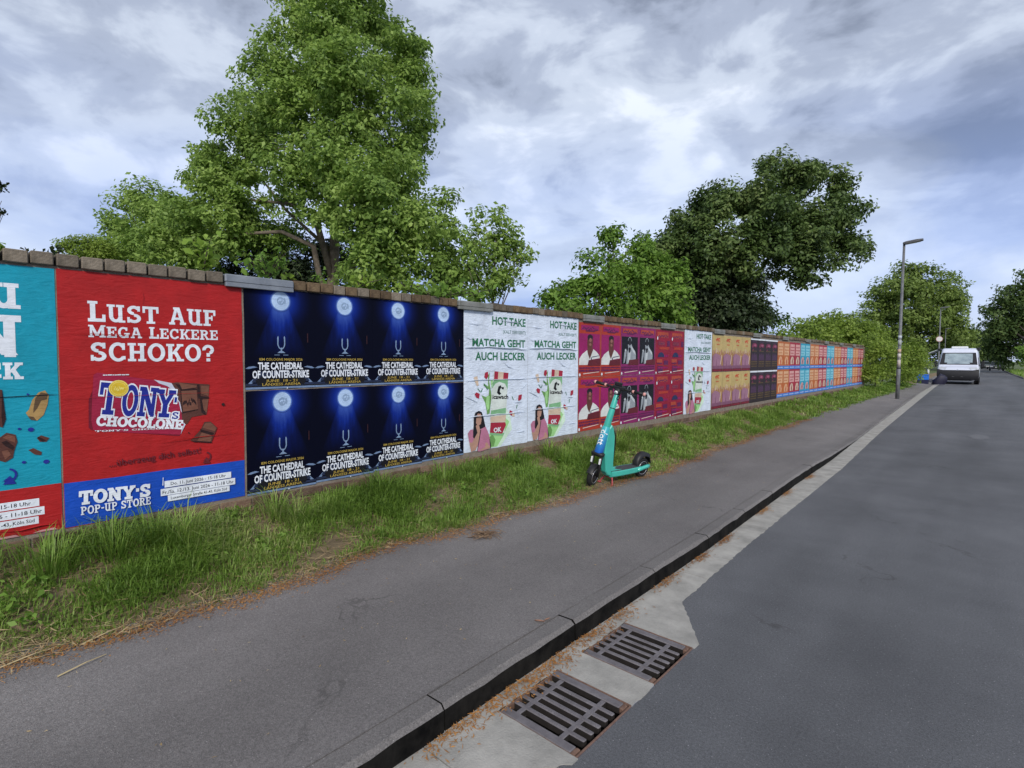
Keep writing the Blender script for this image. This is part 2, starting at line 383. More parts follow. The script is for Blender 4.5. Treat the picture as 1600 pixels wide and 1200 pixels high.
slab([(kx(G2[1]), G2[1]+.004), (3.352, G2[1]+.004), (3.352, 2.31), (3.052, 2.75), (kx(2.74), 2.74)], name='apron_slab')
y = 2.746
while y < 118:
    st = .5 if y < 12 else 2. if y < 40 else 6.; y2 = y+st
    slab([(kx(y), y), (float(xg(y))+.006, y), (float(xg(y2-.004))+.006, y2-.004), (kx(y2), y2-.004)], .004+.0015*math.sin(y*31)); y = y2
# road, with its edge following gutter and aprons
def road_left(y):
    if y < .745: return float(xg(y))-.002
    if y < 1.08: return 3.055+(y-.745)/.335*.29
    if y < 2.3: return 3.346
    if y < 2.74: return 3.346-(y-2.3)/.44*.30
    return float(xg(y))-.002
yr = np.concatenate([np.arange(-6, .7, .4), np.arange(.745, 3, .0335), np.arange(3, 14, .5), np.arange(14, 233, 3.)])
sheet('road', m_road, road_left, lambda y: xr(y), yr, 8, lambda x, y: 0.0)
# right-hand edge line of low stones
ks = MB()
for a, b in zip(ys[1:-2], ys[2:-1]):
    ra, rb = float(xr(a)), float(xr(b)); ks.add([(ra, a, -.05), (ra, a, .09), (ra+.12, a, .09), (ra+.12, a, .0), (rb, b, -.05), (rb, b, .09), (rb+.12, b, .09), (rb+.12, b, 0)], [(0, 4, 5, 1), (1, 5, 6, 2), (2, 6, 7, 3)])
tag(ks.build('far_kerb', m_kerbtop), kind='structure')
# worn pale patch and old mark on the road
pm = mat('worn_road_mark', (.15, .152, .16), .85, c2=(.10, .103, .112), vscale=9)
c = on_z(1530, 683, 0); m = MB(); n = 14
m.add([(c[0]+.16*math.cos(i*6.283/n)*(1+.2*math.sin(i*3.)), c[1]+.5*math.sin(i*6.283/n), .004) for i in range(n)], [tuple(range(n))])
tag(m.build('road_patch', pm), kind='structure')
# drain shafts
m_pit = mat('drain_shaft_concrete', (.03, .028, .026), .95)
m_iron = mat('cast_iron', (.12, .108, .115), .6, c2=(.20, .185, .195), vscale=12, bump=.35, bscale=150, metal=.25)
m_side = mat('slot_shade_iron', (.014, .011, .010), .9, var=.3, vscale=30)  # near-black for bar sides: shade in the grate slots put into the colour
m_rust = mat('rusty_iron', (.10, .055, .04), .8, c2=(.18, .11, .08), vscale=30, bump=.4)
for gi, (y0, y1) in enumerate((G1, G2)):
    p = MB(); a, b, zb = GX0+.001, GX1-.001, -.45
    p.add([(a, y0, .0), (b, y0, .0), (b, y1, .0), (a, y1, .0), (a, y0, zb), (b, y0, zb), (b, y1, zb), (a, y1, zb)], [(4, 5, 6, 7), (0, 4, 5, 1), (1, 5, 6, 2), (2, 6, 7, 3), (3, 7, 4, 0)])
    tag(p.build('drain_shaft', m_pit), kind='structure')
    gr = empty('drain_grate', (GX0, y0, 0))
    tag(gr, ['rusty iron drain grate nearest the camera, at the bottom edge of the picture', 'iron drain grate behind the nearer one, at the tip of the concrete apron'][gi], 'drain grate', 'storm drain grates in the gutter')
    Wx, Wy = GX1-GX0, y1-y0; zt, th = .003, .036
    MB().bbox(.004, Wx-.035, .004, .05, zt-th, zt, .004).build('frame_side', m_iron, gr)
    MB().bbox(.004, Wx-.035, Wy-.05, Wy-.004, zt-th, zt, .004).build('frame_side', m_iron, gr)
    nb = 5; 
    for i in range(nb):
        yy = .05+(Wy-.1)*(i+1)/(nb+1)
        MB().bbox(.012, Wx-.028, yy-.0125, yy+.0125, zt-th-.001, zt-.0012, .004).build('bar', m_iron, gr)
    for xx in (.075, .318): MB().bbox(xx-.013, xx+.013, .05, Wy-.05, zt-th+.001, zt-.003, .003).build('crossbar', m_iron, gr)
    MB().bbox(.004, .012, .05, Wy-.05, zt-th, zt-.002, .002).build('frame_side', m_rust, gr)
    for a_, b_ in ((.004, .05), (Wy-.05, Wy-.004)): MB().bbox(Wx-.035, Wx-.012, a_, b_, zt-th, zt-.001, .004).build('lug', m_rust, gr)
    MB().bbox(Wx-.006, Wx+.003, 0, Wy, -.06, .0035, .002).build('frame_rim', m_rust, gr)
    MB().bbox(0, Wx, -.006, .002, -.06, .0035, .002).build('frame_rim', m_rust, gr)
    MB().bbox(0, Wx, Wy-.002, Wy+.006, -.06, .0035, .002).build('frame_rim', m_rust, gr)

# ------------------------------------------------------------------ brick wall
PZ = .5                                                       # height of the poster zero line
WALL0, WALL1 = -2.7, 28.7
m_brickcore = mat('wall_mortar', (.16, .13, .105), .95, c2=(.24, .20, .165), vscale=10, bump=.6)
m_brick = mat('weathered_brick', (.105, .06, .042), .92, c2=(.185, .125, .09), vscale=16, bump=.7, bscale=70, island=True)
m_cope = mat('mossy_coping_brick', (.10, .083, .062), .95, c2=(.185, .155, .12), vscale=14, bump=.7, bscale=60, island=True)
m_cope2 = mat('brown_coping_brick', (.065, .04, .024), .95, c2=(.15, .105, .06), vscale=14, bump=.7, bscale=60, island=True)
m_zinc = mat('zinc_cap', (.17, .19, .225), .55, c2=(.28, .305, .34), vscale=7, metal=.35, bump=.2)
m_capd = mat('weathered_cap', (.12, .125, .11), .8, c2=(.24, .245, .24), vscale=6, bump=.4)
wall = empty('brick_wall', (0, WALL0, 0)); tag(wall, 'long low brick wall pasted over with rows of posters', 'wall')
MB().box(-.30, 0, 0, WALL1-WALL0, 0, PZ+1.70).build('wall_body', m_brickcore, wall)
caps = [1.04+2.466*k for k in range(-1, 12)]
MBZ = [(0, .06)]
bm_me = [MB().bbox(-.335, .028, 0, .113+.002*k, 0, .082, .006).mesh('coping_brick', None) for k in range(3)]
ccnt = 0
for k, s0 in enumerate(caps):
    a = s0+.56; b = caps[k+1] if k+1 < len(caps) else WALL1
    n = int((b-a)/.122); st = (b-a)/max(n, 1)
    if s0 > WALL0 and s0+.56 < WALL1:
        mb = MB().bbox(-.36, .045, 0, .555, -.002, .062, .008)
        mb.bbox(.012, .044, .004, .551, -.035, 0, .003)
        o = mb.build('pier_cap', m_zinc if k == 1 else m_capd, wall, loc=(0, s0-WALL0, PZ+1.704+rng.uniform(-.004, .004)))
    for i in range(n):
        y = a+i*st
        if y < WALL0 or y > WALL1-.1: continue
        me = bm_me[ccnt % 3].copy() if ccnt < 12 else None
        mm = m_cope if (y < 1.1 or rng.random() < .3) else m_cope2
        key = (ccnt % 3, mm.name)
        if key not in MATS:
            mz = bm_me[ccnt % 3].copy(); mz.materials.append(mm); MATS[key] = mz
        o = link('coping_brick', MATS[key], wall, (rng.uniform(-.006, .006), y-WALL0, PZ+1.696+rng.uniform(-.004, .004)))
        o.rotation_euler = (rng.uniform(-.015, .015), rng.uniform(-.012, .012), rng.uniform(-.02, .02)); ccnt += 1
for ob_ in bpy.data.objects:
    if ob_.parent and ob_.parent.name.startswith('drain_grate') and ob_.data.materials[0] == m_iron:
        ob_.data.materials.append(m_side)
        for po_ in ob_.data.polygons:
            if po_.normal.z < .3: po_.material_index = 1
# visible foot courses under the posters
fb = MB().bbox(-.02, .012, 0, .238, 0, .070, .004).mesh('brick', m_brick); fh = MB().bbox(-.02, .012, 0, .113, 0, .070, .004).mesh('brick', m_brick)
for c_ in range(2):
    y = WALL0+(0 if c_ % 2 else .06); cnt = 0
    while y < WALL1-.25 and y < 26:
        head = (cnt % 5 == 3)
        z = PZ-.085-.081*c_
        if c_ < 2 or y < 8: link('brick', fh if head else fb, wall, (rng.uniform(-.004, .002), y-WALL0, z-.03))
        y += .125 if head else .25; cnt += 1
# ================================================================== posters
# ---- slab-serif stroke letters (cap height 1)
def _rect(x0, y0, x1, y1, g): return [(x0-g, y0-g), (x1+g, y0-g), (x1+g, y1+g), (x0-g, y1+g)]
def _diag(xa, ya, xb, yb, w, g):
    w = w/2+g*1.2; dy = yb-ya; k = (xb-xa)/dy; ya2, yb2 = (ya-g, yb+g) if dy > 0 else (ya+g, yb-g)
    xa2 = xa+(ya2-ya)*k; xb2 = xb+(yb2-yb)*k
    return [(xa2-w, ya2), (xa2+w, ya2), (xb2+w, yb2), (xb2-w, yb2)]
def _arc(cx, cy, rx, ry, a0, a1, tx, ty, g, n=14):
    q = []
    for i in range(n):
        a = R_(a0+(a1-a0)*i/n); b = R_(a0+(a1-a0)*(i+1)/n)
        O = lambda t: (cx+(rx+g)*math.cos(t), cy+(ry+g)*math.sin(t)); I = lambda t: (cx+max(rx-tx-g, .01)*math.cos(t), cy+max(ry-ty-g, .01)*math.sin(t))
        q.append([I(a), O(a), O(b), I(b)])
    return q
def glyph(ch, g=0):
    r = lambda *a: out.append(_rect(*a, g)); d = lambda *a: out.append(_diag(*a, g)); ar = lambda *a, n=14: out.extend(_arc(*a, g, n))
    out = []; T = .2; S = .13
    if ch == 'L': r(.1, 0, .32, 1); r(0, 0, .72, .16); r(0, .87, .42, 1); r(.6, 0, .74, .36); w = .76
    elif ch == 'U': r(.1, .3, .3, 1); r(.56, .3, .76, 1); ar(.43, .36, .33, .36, 180, 360, T, .17); r(0, .87, .4, 1); r(.46, .87, .86, 1); r(.56, 0, .76, .4); r(.6, 0, .9, .12); w = .92
    elif ch == 'S': ar(.38, .73, .34, .27, 20, 270, T, .17); ar(.38, .27, .36, .27, -160, 90, T, .17); r(.56, .68, .7, .98); r(.03, .02, .16, .33); w = .78
    elif ch == 'T': r(.32, 0, .54, 1); r(.0, .85, .86, 1); r(0, .62, .13, 1); r(.73, .62, .86, 1); r(.2, 0, .66, .13); w = .88
    elif ch == 'A': d(.14, .0, .42, 1, .17); d(.76, 0, .48, 1, .2); r(.25, .28, .65, .41); r(0, 0, .32, .13); r(.58, 0, .92, .13); r(.24, .87, .58, 1); w = .94
    elif ch == 'F': r(.1, 0, .32, 1); r(0, .85, .74, 1); r(.3, .43, .56, .56); r(.62, .64, .75, 1); r(.47, .34, .57, .66); r(0, 0, .44, .13); w = .78
    elif ch == 'E': r(.1, 0, .32, 1); r(0, .86, .74, 1); r(0, 0, .76, .14); r(.3, .44, .56, .56); r(.62, .66, .75, 1); r(.64, 0, .77, .34); r(.46, .34, .56, .66); w = .8
    elif ch == 'M': r(.1, 0, .26, 1); r(.86, 0, 1.06, 1); d(.58, .12, .2, 1, .22); d(.58, .12, .94, 1, .18); r(0, 0, .36, .13); r(.74, 0, 1.16, .13); r(0, .87, .28, 1); r(.9, .87, 1.16, 1); w = 1.18
    elif ch == 'G': ar(.45, .5, .43, .52, 45, 330, T, .17, n=20); r(.62, .66, .76, .98); r(.5, .34, .94, .46); r(.64, .02, .84, .42); w = .96
    elif ch == 'C': ar(.45, .5, .43, .52, 40, 320, T, .17, n=20); r(.64, .62, .78, .98); r(.66, .1, .8, .28); w = .86
    elif ch == 'K': r(.1, 0, .32, 1); d(.36, .42, .74, .95, .2); d(.72, .05, .46, .55, .22); r(0, 0, .42, .13); r(0, .87, .42, 1); r(.56, .87, .92, 1); r(.54, 0, .94, .13); w = .94
    elif ch == 'R': r(.1, 0, .32, 1); ar(.42, .73, .34, .27, -90, 90, T, .15); r(.2, .85, .45, 1); r(.2, .46, .45, .6); d(.74, .05, .46, .52, .21); r(0, 0, .42, .13); r(0, .87, .3, 1); r(.6, 0, .92, .13); w = .9
    elif ch == 'P': r(.1, 0, .32, 1); ar(.44, .71, .34, .29, -90, 90, T, .15); r(.2, .85, .46, 1); r(.2, .42, .46, .57); r(0, 0, .46, .13); r(0, .87, .3, 1); w = .84
    elif ch == 'H': r(.1, 0, .3, 1); r(.6, 0, .8, 1); r(.2, .43, .7, .57); r(0, 0, .4, .13); r(.5, 0, .9, .13); r(0, .87, .4, 1); r(.5, .87, .9, 1); w = .92
    elif ch == 'O': ar(.46, .5, .45, .52, 0, 360, T+.02, .17, n=26); w = .92
    elif ch == 'N': r(.1, 0, .27, 1); r(.66, 0, .83, 1); d(.73, .05, .2, .98, .25); r(0, 0, .38, .13); r(0, .87, .3, 1); r(.54, .87, .94, 1); w = .94
    elif ch == 'Y': d(.45, .45, .14, .95, .2); d(.45, .45, .76, .95, .2); r(.34, 0, .56, .5); r(.2, 0, .7, .13); r(0, .87, .34, 1); r(.56, .87, .9, 1); w = .9
    elif ch == '?': ar(.36, .7, .34, .3, -70, 190, T, .17); r(.26, .28, .46, .5); r(.25, 0, .47, .18); w = .74
    elif ch == "'": r(.06, .52, .22, .72); w = .28
    elif ch == '-': r(.04, .42, .42, .58); w = .46
    elif ch == 'o': ar(.5, .5, .48, .52, 0, 360, .2, .12, n=26); w = 1
    else: w = .42
    return out, w
def slab_polys(txt, x, y, h, width, g=0, rot=0, sizes=None, track=.05, jitter=.0):
    """polys of a slab-serif line fitted into the given width; baseline from (x,y)"""
    items = []; cx = 0
    for i, ch in enumerate(txt):
        k = sizes[i] if sizes else 1.
        ps, w = glyph(ch, g/h/k if k else g)
        for p in ps: items.append([(cx+a*k, b*k+(jitter*math.sin(i*2.3))) for a, b in p])
        cx += w*k+track
    sx = width/(cx-track); c, s = math.cos(rot), math.sin(rot)
    return [[(x+(a*sx)*c-(b*h)*s, y+(a*sx)*s+(b*h)*c) for a, b in p] for p in items]
# ---- plain letters from the built-in font
_tc = {}
def font_tris(txt, bold=0.):
    k = (txt, bold)
    if k in _tc: return _tc[k]
    cu = bpy.data.curves.new('t', 'FONT'); cu.body = txt; cu.size = 1; cu.resolution_u = 2; cu.offset = bold; cu.fill_mode = 'FRONT'
    ob = bpy.data.objects.new('t', cu); col.objects.link(ob)
    dg = bpy.context.evaluated_depsgraph_get(); ev = ob.evaluated_get(dg); me = ev.to_mesh()
    V = np.array([v.co[:2] for v in me.vertices]) if len(me.vertices) else np.zeros((0, 2)); F = [tuple(p.vertices) for p in me.polygons]
    ev.to_mesh_clear(); bpy.data.objects.remove(ob); bpy.data.curves.remove(cu)
    _tc[k] = (V, F); return _tc[k]
def font_mb(txt, x, y, width, capH, rot=0, bold=0., off=0., align='l'):
    V, F = font_tris(txt, bold); x0, x1 = V[:, 0].min(), V[:, 0].max()
    c, s = math.cos(rot), math.sin(rot); sx = width/(x1-x0); sy = capH/.70
    X = (V[:, 0]-x0)*sx - (width if align == 'r' else width/2 if align == 'c' else 0); Y = V[:, 1]*sy
    return [(off, x+a*c-b*s, y+a*s+b*c) for a, b in zip(X, Y)], F

class Pr:
    """a printed sheet: flat prints laid over each other, sheet origin = lower left corner"""
    def __init__(s, w, h, m): s.w, s.h, s.m = w, h, m; s.parts = []; s.k = 0
    def off(s): s.k += 1; return .0028+.00035*s.k
    def polys(s, name, m, ps, clip=False):
        o = s.off(); mb = MB(); st = min(.00003, .0003/max(len(ps), 1)); one = len(ps) > 6
        for i, p in enumerate(ps):
            mb.add([(o+i*st, a, b) for a, b in p], [tuple(range(len(p)))])
            if not one: s.parts.append((name, mb, m)); mb = MB()
        if one: s.parts.append((name, mb, m))
        return s
    def rect(s, name, m, *rs): return s.polys(name, m, [_rect(*r, 0) for r in rs])
    def disc(s, name, m, *cs): return s.polys(name, m, [[(x+rx*math.cos(i*6.2832/24), y+ry*math.sin(i*6.2832/24)) for i in range(24)] for x, y, rx, ry in cs])
    def text(s, name, m, *ts):
        o = s.off(); mb = MB()
        for t in ts: v, f = font_mb(*t[:5], **(t[5] if len(t) > 5 else {}), off=o); s.parts.append((name, MB().add(v, f), m))
        return s
    def ridge(s, name, m, lines, r=.004, tall=.008):
        o = .0035+.00035*s.k; mb = MB()
        for ln in lines:
            ln = np.array(ln, float); P_ = []; mb = MB()
            for i, (a, b) in enumerate(ln):
                e = r*(.5+rng.random()) if 0 < i < len(ln)-1 else .0008
                P_ += [(o, a, b-e), (o+tall*rng.uniform(.5, 1)*(e > .001), a, b), (o, a, b+e*.8)]
            mb.add(P_, [q for i in range(len(ln)-1) for q in ((i*3, i*3+3, i*3+4, i*3+1), (i*3+1, i*3+4, i*3+5, i*3+2))])
            s.parts.append((name, mb, m))
        return s
    def bake(s):
        n = 12; a = []
        for i in range(n): a.append((rng.uniform(-.002, .002)+s.w*i/n, rng.uniform(-.003, .003)))
        for i in range(n): a.append((s.w+rng.uniform(-.002, .001), s.h*i/n))
        for i in range(n): a.append((s.w-s.w*i/n, s.h+rng.uniform(-.003, .002)))
        for i in range(n): a.append((rng.uniform(-.001, .002), s.h-s.h*i/n))
        N_ = len(a); v = [(.0022, y, z) for y, z in a]+[(.0002, y, z) for y, z in a]
        s.sheet = MB().add(v, [tuple(range(N_))]+[(i, N_+i, N_+(i+1) % N_, (i+1) % N_) for i in range(N_)]).mesh('poster', s.m)
        s.me = [(n_, mb.mesh(n_, m)) for n_, mb, m in s.parts]; return s
    def paste(s, label, group, y, z, rot=0, sy=1., sz=1., name='poster'):
        o = link(name, s.sheet, None, (rng.uniform(.0005, .002), y, PZ+z)); o.rotation_euler = (rot, 0, 0); o.scale = (1, sy, sz)
        tag(o, label, 'poster', group)
        for n_, me in s.me: link(n_, me, o)
        return o
def squiggle(x0, x1, y, h, n, seed):
    """illegible hand lettering as a chain of short strokes"""
    r_ = random.Random(seed); ps = []; X = np.linspace(x0, x1, n)
    for i in range(n-1):
        a = y+r_.uniform(0, h); b = y+r_.uniform(0, h); t = h*.22
        ps.append([(X[i], a-t), (X[i+1]+.2*(X[i+1]-X[i]), b-t), (X[i+1]+.2*(X[i+1]-X[i]), b+t), (X[i], a+t)])
    return ps
def textbars(x0, x1, y, h, seed):
    r_ = random.Random(seed); x = x0; ps = []
    while x < x1-.01:
        w = r_.uniform(.012, .04)*(h/.02)**.5; ps.append(_rect(x, y+r_.uniform(0, .1)*h, min(x+w, x1), y+h*r_.uniform(.75, 1), 0)); x += w+h*.3
    return ps

WHITE = paper('print_white', (.68, .72, .78)); INK = paper('print_black', (.004, .004, .007), .65); RED = paper('print_red', (.36, .011, .012))
BLUE = paper('print_blue', (.006, .065, .43)); TEAL = paper('print_teal', (.005, .27, .38)); MAG = paper('print_wrapper_red', (.30, .012, .045))
CHOC = paper('print_chocolate', (.085, .030, .022)); CHOC2 = paper('print_dark_chocolate', (.022, .008, .008)); CHOC3 = paper('print_light_chocolate', (.16, .065, .042))
GOLD = paper('print_gold', (.62, .43, .03)); GOLD2 = paper('print_pale_gold', (.72, .60, .16)); NAVY = paper('print_wordmark_blue', (.012, .022, .24)); SHAD = paper('print_shadow', (.15, .006, .02))
NUT = paper('print_almond', (.35, .22, .08)); NUTD = paper('print_almond_skin', (.10, .06, .03)); DKRED = paper('print_oxblood', (.11, .012, .02))
FOIL = paper('print_foil', (.50, .52, .62))

# ---- chocolate poster, red
RZ, RX = -.02, .022
def T(x, y):                                    # traced point of the wrapper picture -> sheet coordinates
    s_, z_ = on_wall(130+x/7.27, 580+y/7.27); return s_-RX, z_-PZ-RZ
p = Pr(1.153, 1.705, RED)
p.polys('blue_footer', BLUE, [[(.002, .002), (1.15, .002), (1.151, .298), (.9, .297), (.6, .301), (.3, .296), (.002, .299)]])
off = lambda l: [[(a-RX, b-RZ) for a, b in q] for q in l]
p.polys('headline', WHITE, off(slab_polys('LUST AUF', .179, 1.352, .128, .80, sizes=[1.08, .95, .95, .95, 1, 1, .95, .95], rot=.006)))
p.polys('headline', WHITE, off(slab_polys('MEGA LECKERE', .179, 1.247, .082, .812, sizes=[1, .9, .9, .9, 1, 1, .9, .9, .9, .9, .9, .9], rot=.003)))
p.polys('headline', WHITE, off(slab_polys('SCHOKO?', .184, 1.085, .128, .78, rot=-.003)))
# wrapper with bar
p.polys('wrapper_shadow', SHAD, [[T(60, 330), T(60, 640), T(90, 668), T(1090, 735), T(1150, 640), T(140, 560), T(110, 200)]])
p.polys('chocolate_bar', CHOC, [[T(900, 600), T(1180, 600), T(1230, 520), T(1400, 490), T(1432, 150), T(1060, 125), T(880, 150)]])
p.polys('wrapper', MAG, [[T(115, 40), T(160, 15), T(500, 60), T(800, 100), T(860, 140), T(950, 170), T(1030, 230), T(1060, 300), T(1095, 370), T(1110, 450), T(1120, 540), T(1150, 600), T(1120, 665), T(1100, 720), T(560, 700), T(110, 665), T(90, 560), T(100, 300)]])
p.polys('torn_foil', FOIL, [[T(800, 95), T(1000, 135), T(1040, 200), T(1075, 250), T(1040, 230), T(950, 168), T(860, 138)], [T(1050, 290), T(1095, 350), T(1120, 470), T(1105, 450), T(1085, 360)], [T(1115, 560), T(1160, 605), T(1120, 680), T(1105, 720), T(1118, 650), T(1140, 605)]])
p.polys('bar_square', CHOC2, [[T(1040, 140), T(1290, 200), T(1300, 440), T(1120, 480), T(1100, 215)], [T(1290, 150), T(1315, 150), T(1330, 280), T(1300, 290)], [T(1300, 280), T(1425, 290), T(1425, 310), T(1300, 310)], [T(1320, 300), T(1350, 300), T(1390, 500), T(1340, 470)]])
p.polys('bar_square_top', CHOC3, [[T(1085, 130), T(1290, 165), T(1275, 185), T(1120, 205)], [T(1110, 225), T(1285, 215), T(1300, 430), T(1130, 460)], [T(1335, 165), T(1425, 165), T(1420, 280), T(1335, 255)], [T(1345, 325), T(1420, 318), T(1400, 470), T(1365, 440)]])
p.polys('embossing', CHOC2, squiggle(*[T(1125, 300)[0], T(1275, 300)[0]], T(1200, 390)[1], .055, 9, 3))
O_ = T(150, 625); rt = -.135
p.polys('wrapper_edge_text', WHITE, [[(a, b) for a, b in q] for q in textbars(T(220, 18)[0], T(520, 18)[0], T(220, 30)[1]-.012, .008, 4)])
TY = T(180, 485); tw = .432
txo = slab_polys('T', TY[0]-.012, TY[1]+.002, .215, .118, g=.013, rot=rt)+slab_polys('O', TY[0]+.118, TY[1]-.017, .212, .095, g=.013, rot=rt)+slab_polys('N', TY[0]+.215, TY[1]-.029, .208, .115, g=.013, rot=rt)+slab_polys('Y', TY[0]+.322, TY[1]-.043, .2, .12, g=.013, rot=rt)+slab_polys("'", TY[0]+.432, TY[1]-.05, .2, .028, g=.010, rot=rt)+slab_polys('S', TY[0]+.432, TY[1]-.068, .052, .045, g=.008, rot=rt)
txi = slab_polys('T', TY[0]-.012, TY[1]+.002, .215, .118, g=.002, rot=rt)+slab_polys('O', TY[0]+.118, TY[1]-.017, .212, .095, g=.002, rot=rt)+slab_polys('N', TY[0]+.215, TY[1]-.029, .208, .115, g=.002, rot=rt)+slab_polys('Y', TY[0]+.322, TY[1]-.043, .2, .12, g=.002, rot=rt)+slab_polys("'", TY[0]+.432, TY[1]-.05, .2, .028, g=0, rot=rt)+slab_polys('S', TY[0]+.432, TY[1]-.068, .052, .045, g=0, rot=rt)
p.polys('wordmark_outline', WHITE, txo); p.polys('wordmark', NAVY, txi)
CY = T(140, 615)
p.polys('wordmark_line', WHITE, slab_polys('CHOCOLONE', CY[0], CY[1], .066, .528, g=.002, rot=-.142, track=.02))
p.polys('wordmark_mirror', WHITE, slab_polys("TONY'S CHOCOLO", T(130, 690)[0], T(130, 690)[1], .011, .46, rot=-.045, track=.02))
cx, cy = T(400, 195)
p.disc('coin', GOLD2, (cx, cy, .058, .058)); p.disc('coin_ring', GOLD, (cx, cy, .052, .052)); p.disc('coin_groove', GOLD2, (cx, cy, .045, .045)); p.disc('coin_face', GOLD, (cx, cy, .042, .042))
p.polys('coin_relief', GOLD2, squiggle(cx-.028, cx+.028, cy-.016, .03, 7, 8))
p.polys('loose_piece', CHOC, [[T(1210, 790), T(1330, 660), T(1370, 575), T(1440, 570), T(1515, 640), T(1450, 800)]])
p.polys('loose_piece_top', CHOC3, [[T(1380, 590), T(1440, 580), T(1505, 640), T(1490, 680), T(1350, 640)], [T(1290, 790), T(1340, 690), T(1460, 725), T(1440, 795)]])
p.polys('loose_piece_groove', CHOC2, [[T(1320, 655), T(1480, 700), T(1465, 730), T(1330, 690)], [T(1250, 790), T(1455, 800), T(1452, 812), T(1230, 800)]])
p.polys('crumb', CHOC2, [[T(1560, 370), T(1590, 355), T(1605, 385), T(1575, 395)], [T(1185, 690), T(1200, 690), T(1200, 705), T(1188, 708)]])
p.text('small_print', DKRED, ('...überzeug dich selbst!', .269-RX, .354-RZ, .58, .044, dict(rot=.042, bold=.012)))
ac = (.885-RX, .345-RZ)
p.polys('arrow', DKRED, _arc(ac[0], ac[1], .035, .038, -70, 85, .011, .011, 0, 10)+[[(ac[0]-.022, ac[1]-.028), (ac[0]+.028, ac[1]-.05), (ac[0]+.004, ac[1]-.005)], [(ac[0]-.024, ac[1]-.05), (ac[0]+.03, ac[1]-.054), (ac[0]+.02, ac[1]-.04), (ac[0]-.02, ac[1]-.036)]])
p.polys('footer_wordmark', WHITE, off(slab_polys("TONY'S", .098, .124, .088, .41, g=.003, rot=-.04))); p.polys('footer_line', WHITE, off(slab_polys('POP-UP STORE', .105, .052, .056, .404, rot=-.012)))
strips = [(.598, .152, 1.064, .200), (.572, .093, 1.094, .145), (.617, .046, 1.05, .090)]
p.rect('date_strip', WHITE, *[(a-RX, b-RZ, c-RX, d-RZ) for a, b, c, d in strips])
DT = [('Do. 11. Juni 2026 - 15-18 Uhr', .04), ('Fr./Sa. 12./13. Juni 2026 - 11-18 Uhr', .012), ('Luxemburger Straße 41-43, Köln Süd', .02)]
p.text('date_text', INK, *[(t, a+i-RX, b+.012-RZ, c-a-2*i, (d-b)*.48, dict(bold=.01)) for (t, i), (a, b, c, d) in zip(DT, strips)])
p.rect('paper_seam', paper('print_red_seam', (.30, .01, .012)), (.0, .86, 1.152, .862)); p.polys('pale_scratch', WHITE, [[(.562, .19), (.568, .19), (.570, .25), (.566, .25)]])
p.ridge('crease', RED, [[(.46, 1.62), (.468, 1.57), (.462, 1.5)], [(.05, 1.29), (.3, 1.287), (.55, 1.289)], [(.55, .51), (.8, .522), (1.1, .53)]])
p.ridge('footer_crease', BLUE, [[(.06, .07), (.13, .03), (.2, .01)], [(.55, .0), (.6, .02), (.68, .04)], [(.72, .06), (.8, .03)], [(.1, .28), (.4, .283)]])
p.bake().paste('red poster with white slab lettering, torn chocolate bar wrapper and blue footer', None, RX, RZ, 0)

# ---- chocolate poster, teal (left part outside the picture)
LX, LZ = -1.155, -.02
p = Pr(1.168, 1.70, TEAL)
A = lambda x, z: (x-LX, z-LZ)
def TL(x, y): s_, z_ = on_wall(x, y); return s_-LX, z_-PZ-LZ
for tx_ in (slab_polys('U', *A(-.30, 1.413), .15, .145, g=.003), slab_polys('N', *A(-.41, 1.115), .25, .25, g=.004), slab_polys('CK', *A(-.335, .975), .10, .18, g=.002)): p.polys('headline', WHITE, tx_)
p.polys('red_footer', RED, [[(.002, .002), (1.166, .002), (1.166, .306), (.6, .303), (.002, .306)]])
st2 = [(a-.585-.30, b, c-.30-.585+.005*i, d) for i, (a, b, c, d) in enumerate([(.598, .157, 1.088, .205), (.572, .098, 1.118, .150), (.617, .046, 1.065, .092)])]
st2 = [(-.60, .157, -.102, .207), (-.63, .098, -.078, .15), (-.58, .044, -.108, .091)]
p.rect('date_strip', WHITE, *[(a-LX, b-LZ, c-LX, d-LZ) for a, b, c, d in st2])
p.text('date_text', INK, *[(t, a+i-LX, b+.013-LZ, c-a-2*i, (d-b)*.48, dict(bold=.01)) for (t, i), (a, b, c, d) in zip(DT, st2)])
p.polys('almond', NUT, [[TL(40, 645), TL(45, 640), TL(50, 625), TL(60, 613), TL(70, 610), TL(76, 618), TL(74, 632), TL(68, 648), TL(58, 657), TL(47, 655)]])
p.polys('almond_skin', NUTD, [[TL(52, 638), TL(55, 622), TL(64, 613), TL(75, 615), TL(73, 624), TL(64, 626), TL(58, 638), TL(52, 645)], [TL(43, 650), TL(52, 651), TL(57, 657), TL(48, 656)]])
p.polys('chocolate_piece', CHOC, [[TL(-14, 690), TL(0, 683), TL(10, 676), TL(24, 679), TL(27, 690), TL(22, 704), TL(20, 715), TL(8, 722), TL(-14, 716)], [TL(-20, 606), TL(3, 609), TL(9, 655), TL(4, 668), TL(-20, 660)], [TL(57, 684), TL(64, 680), TL(77, 684), TL(72, 690), TL(62, 690)], [TL(44, 703), TL(52, 700), TL(65, 706), TL(64, 711), TL(54, 710)]])
p.polys('chocolate_groove', CHOC2, [[TL(2, 691), TL(10, 688), TL(23, 698), TL(20, 703), TL(8, 697)], [TL(3, 609), TL(9, 655), TL(4, 668), TL(2, 650)], [TL(57, 684), TL(60, 682), TL(72, 688), TL(66, 690)]])
p.polys('chocolate_top', CHOC3, [[TL(4, 684), TL(12, 679), TL(23, 682), TL(24, 692), TL(12, 687)], [TL(2, 705), TL(12, 703), TL(17, 710), TL(8, 718)]])
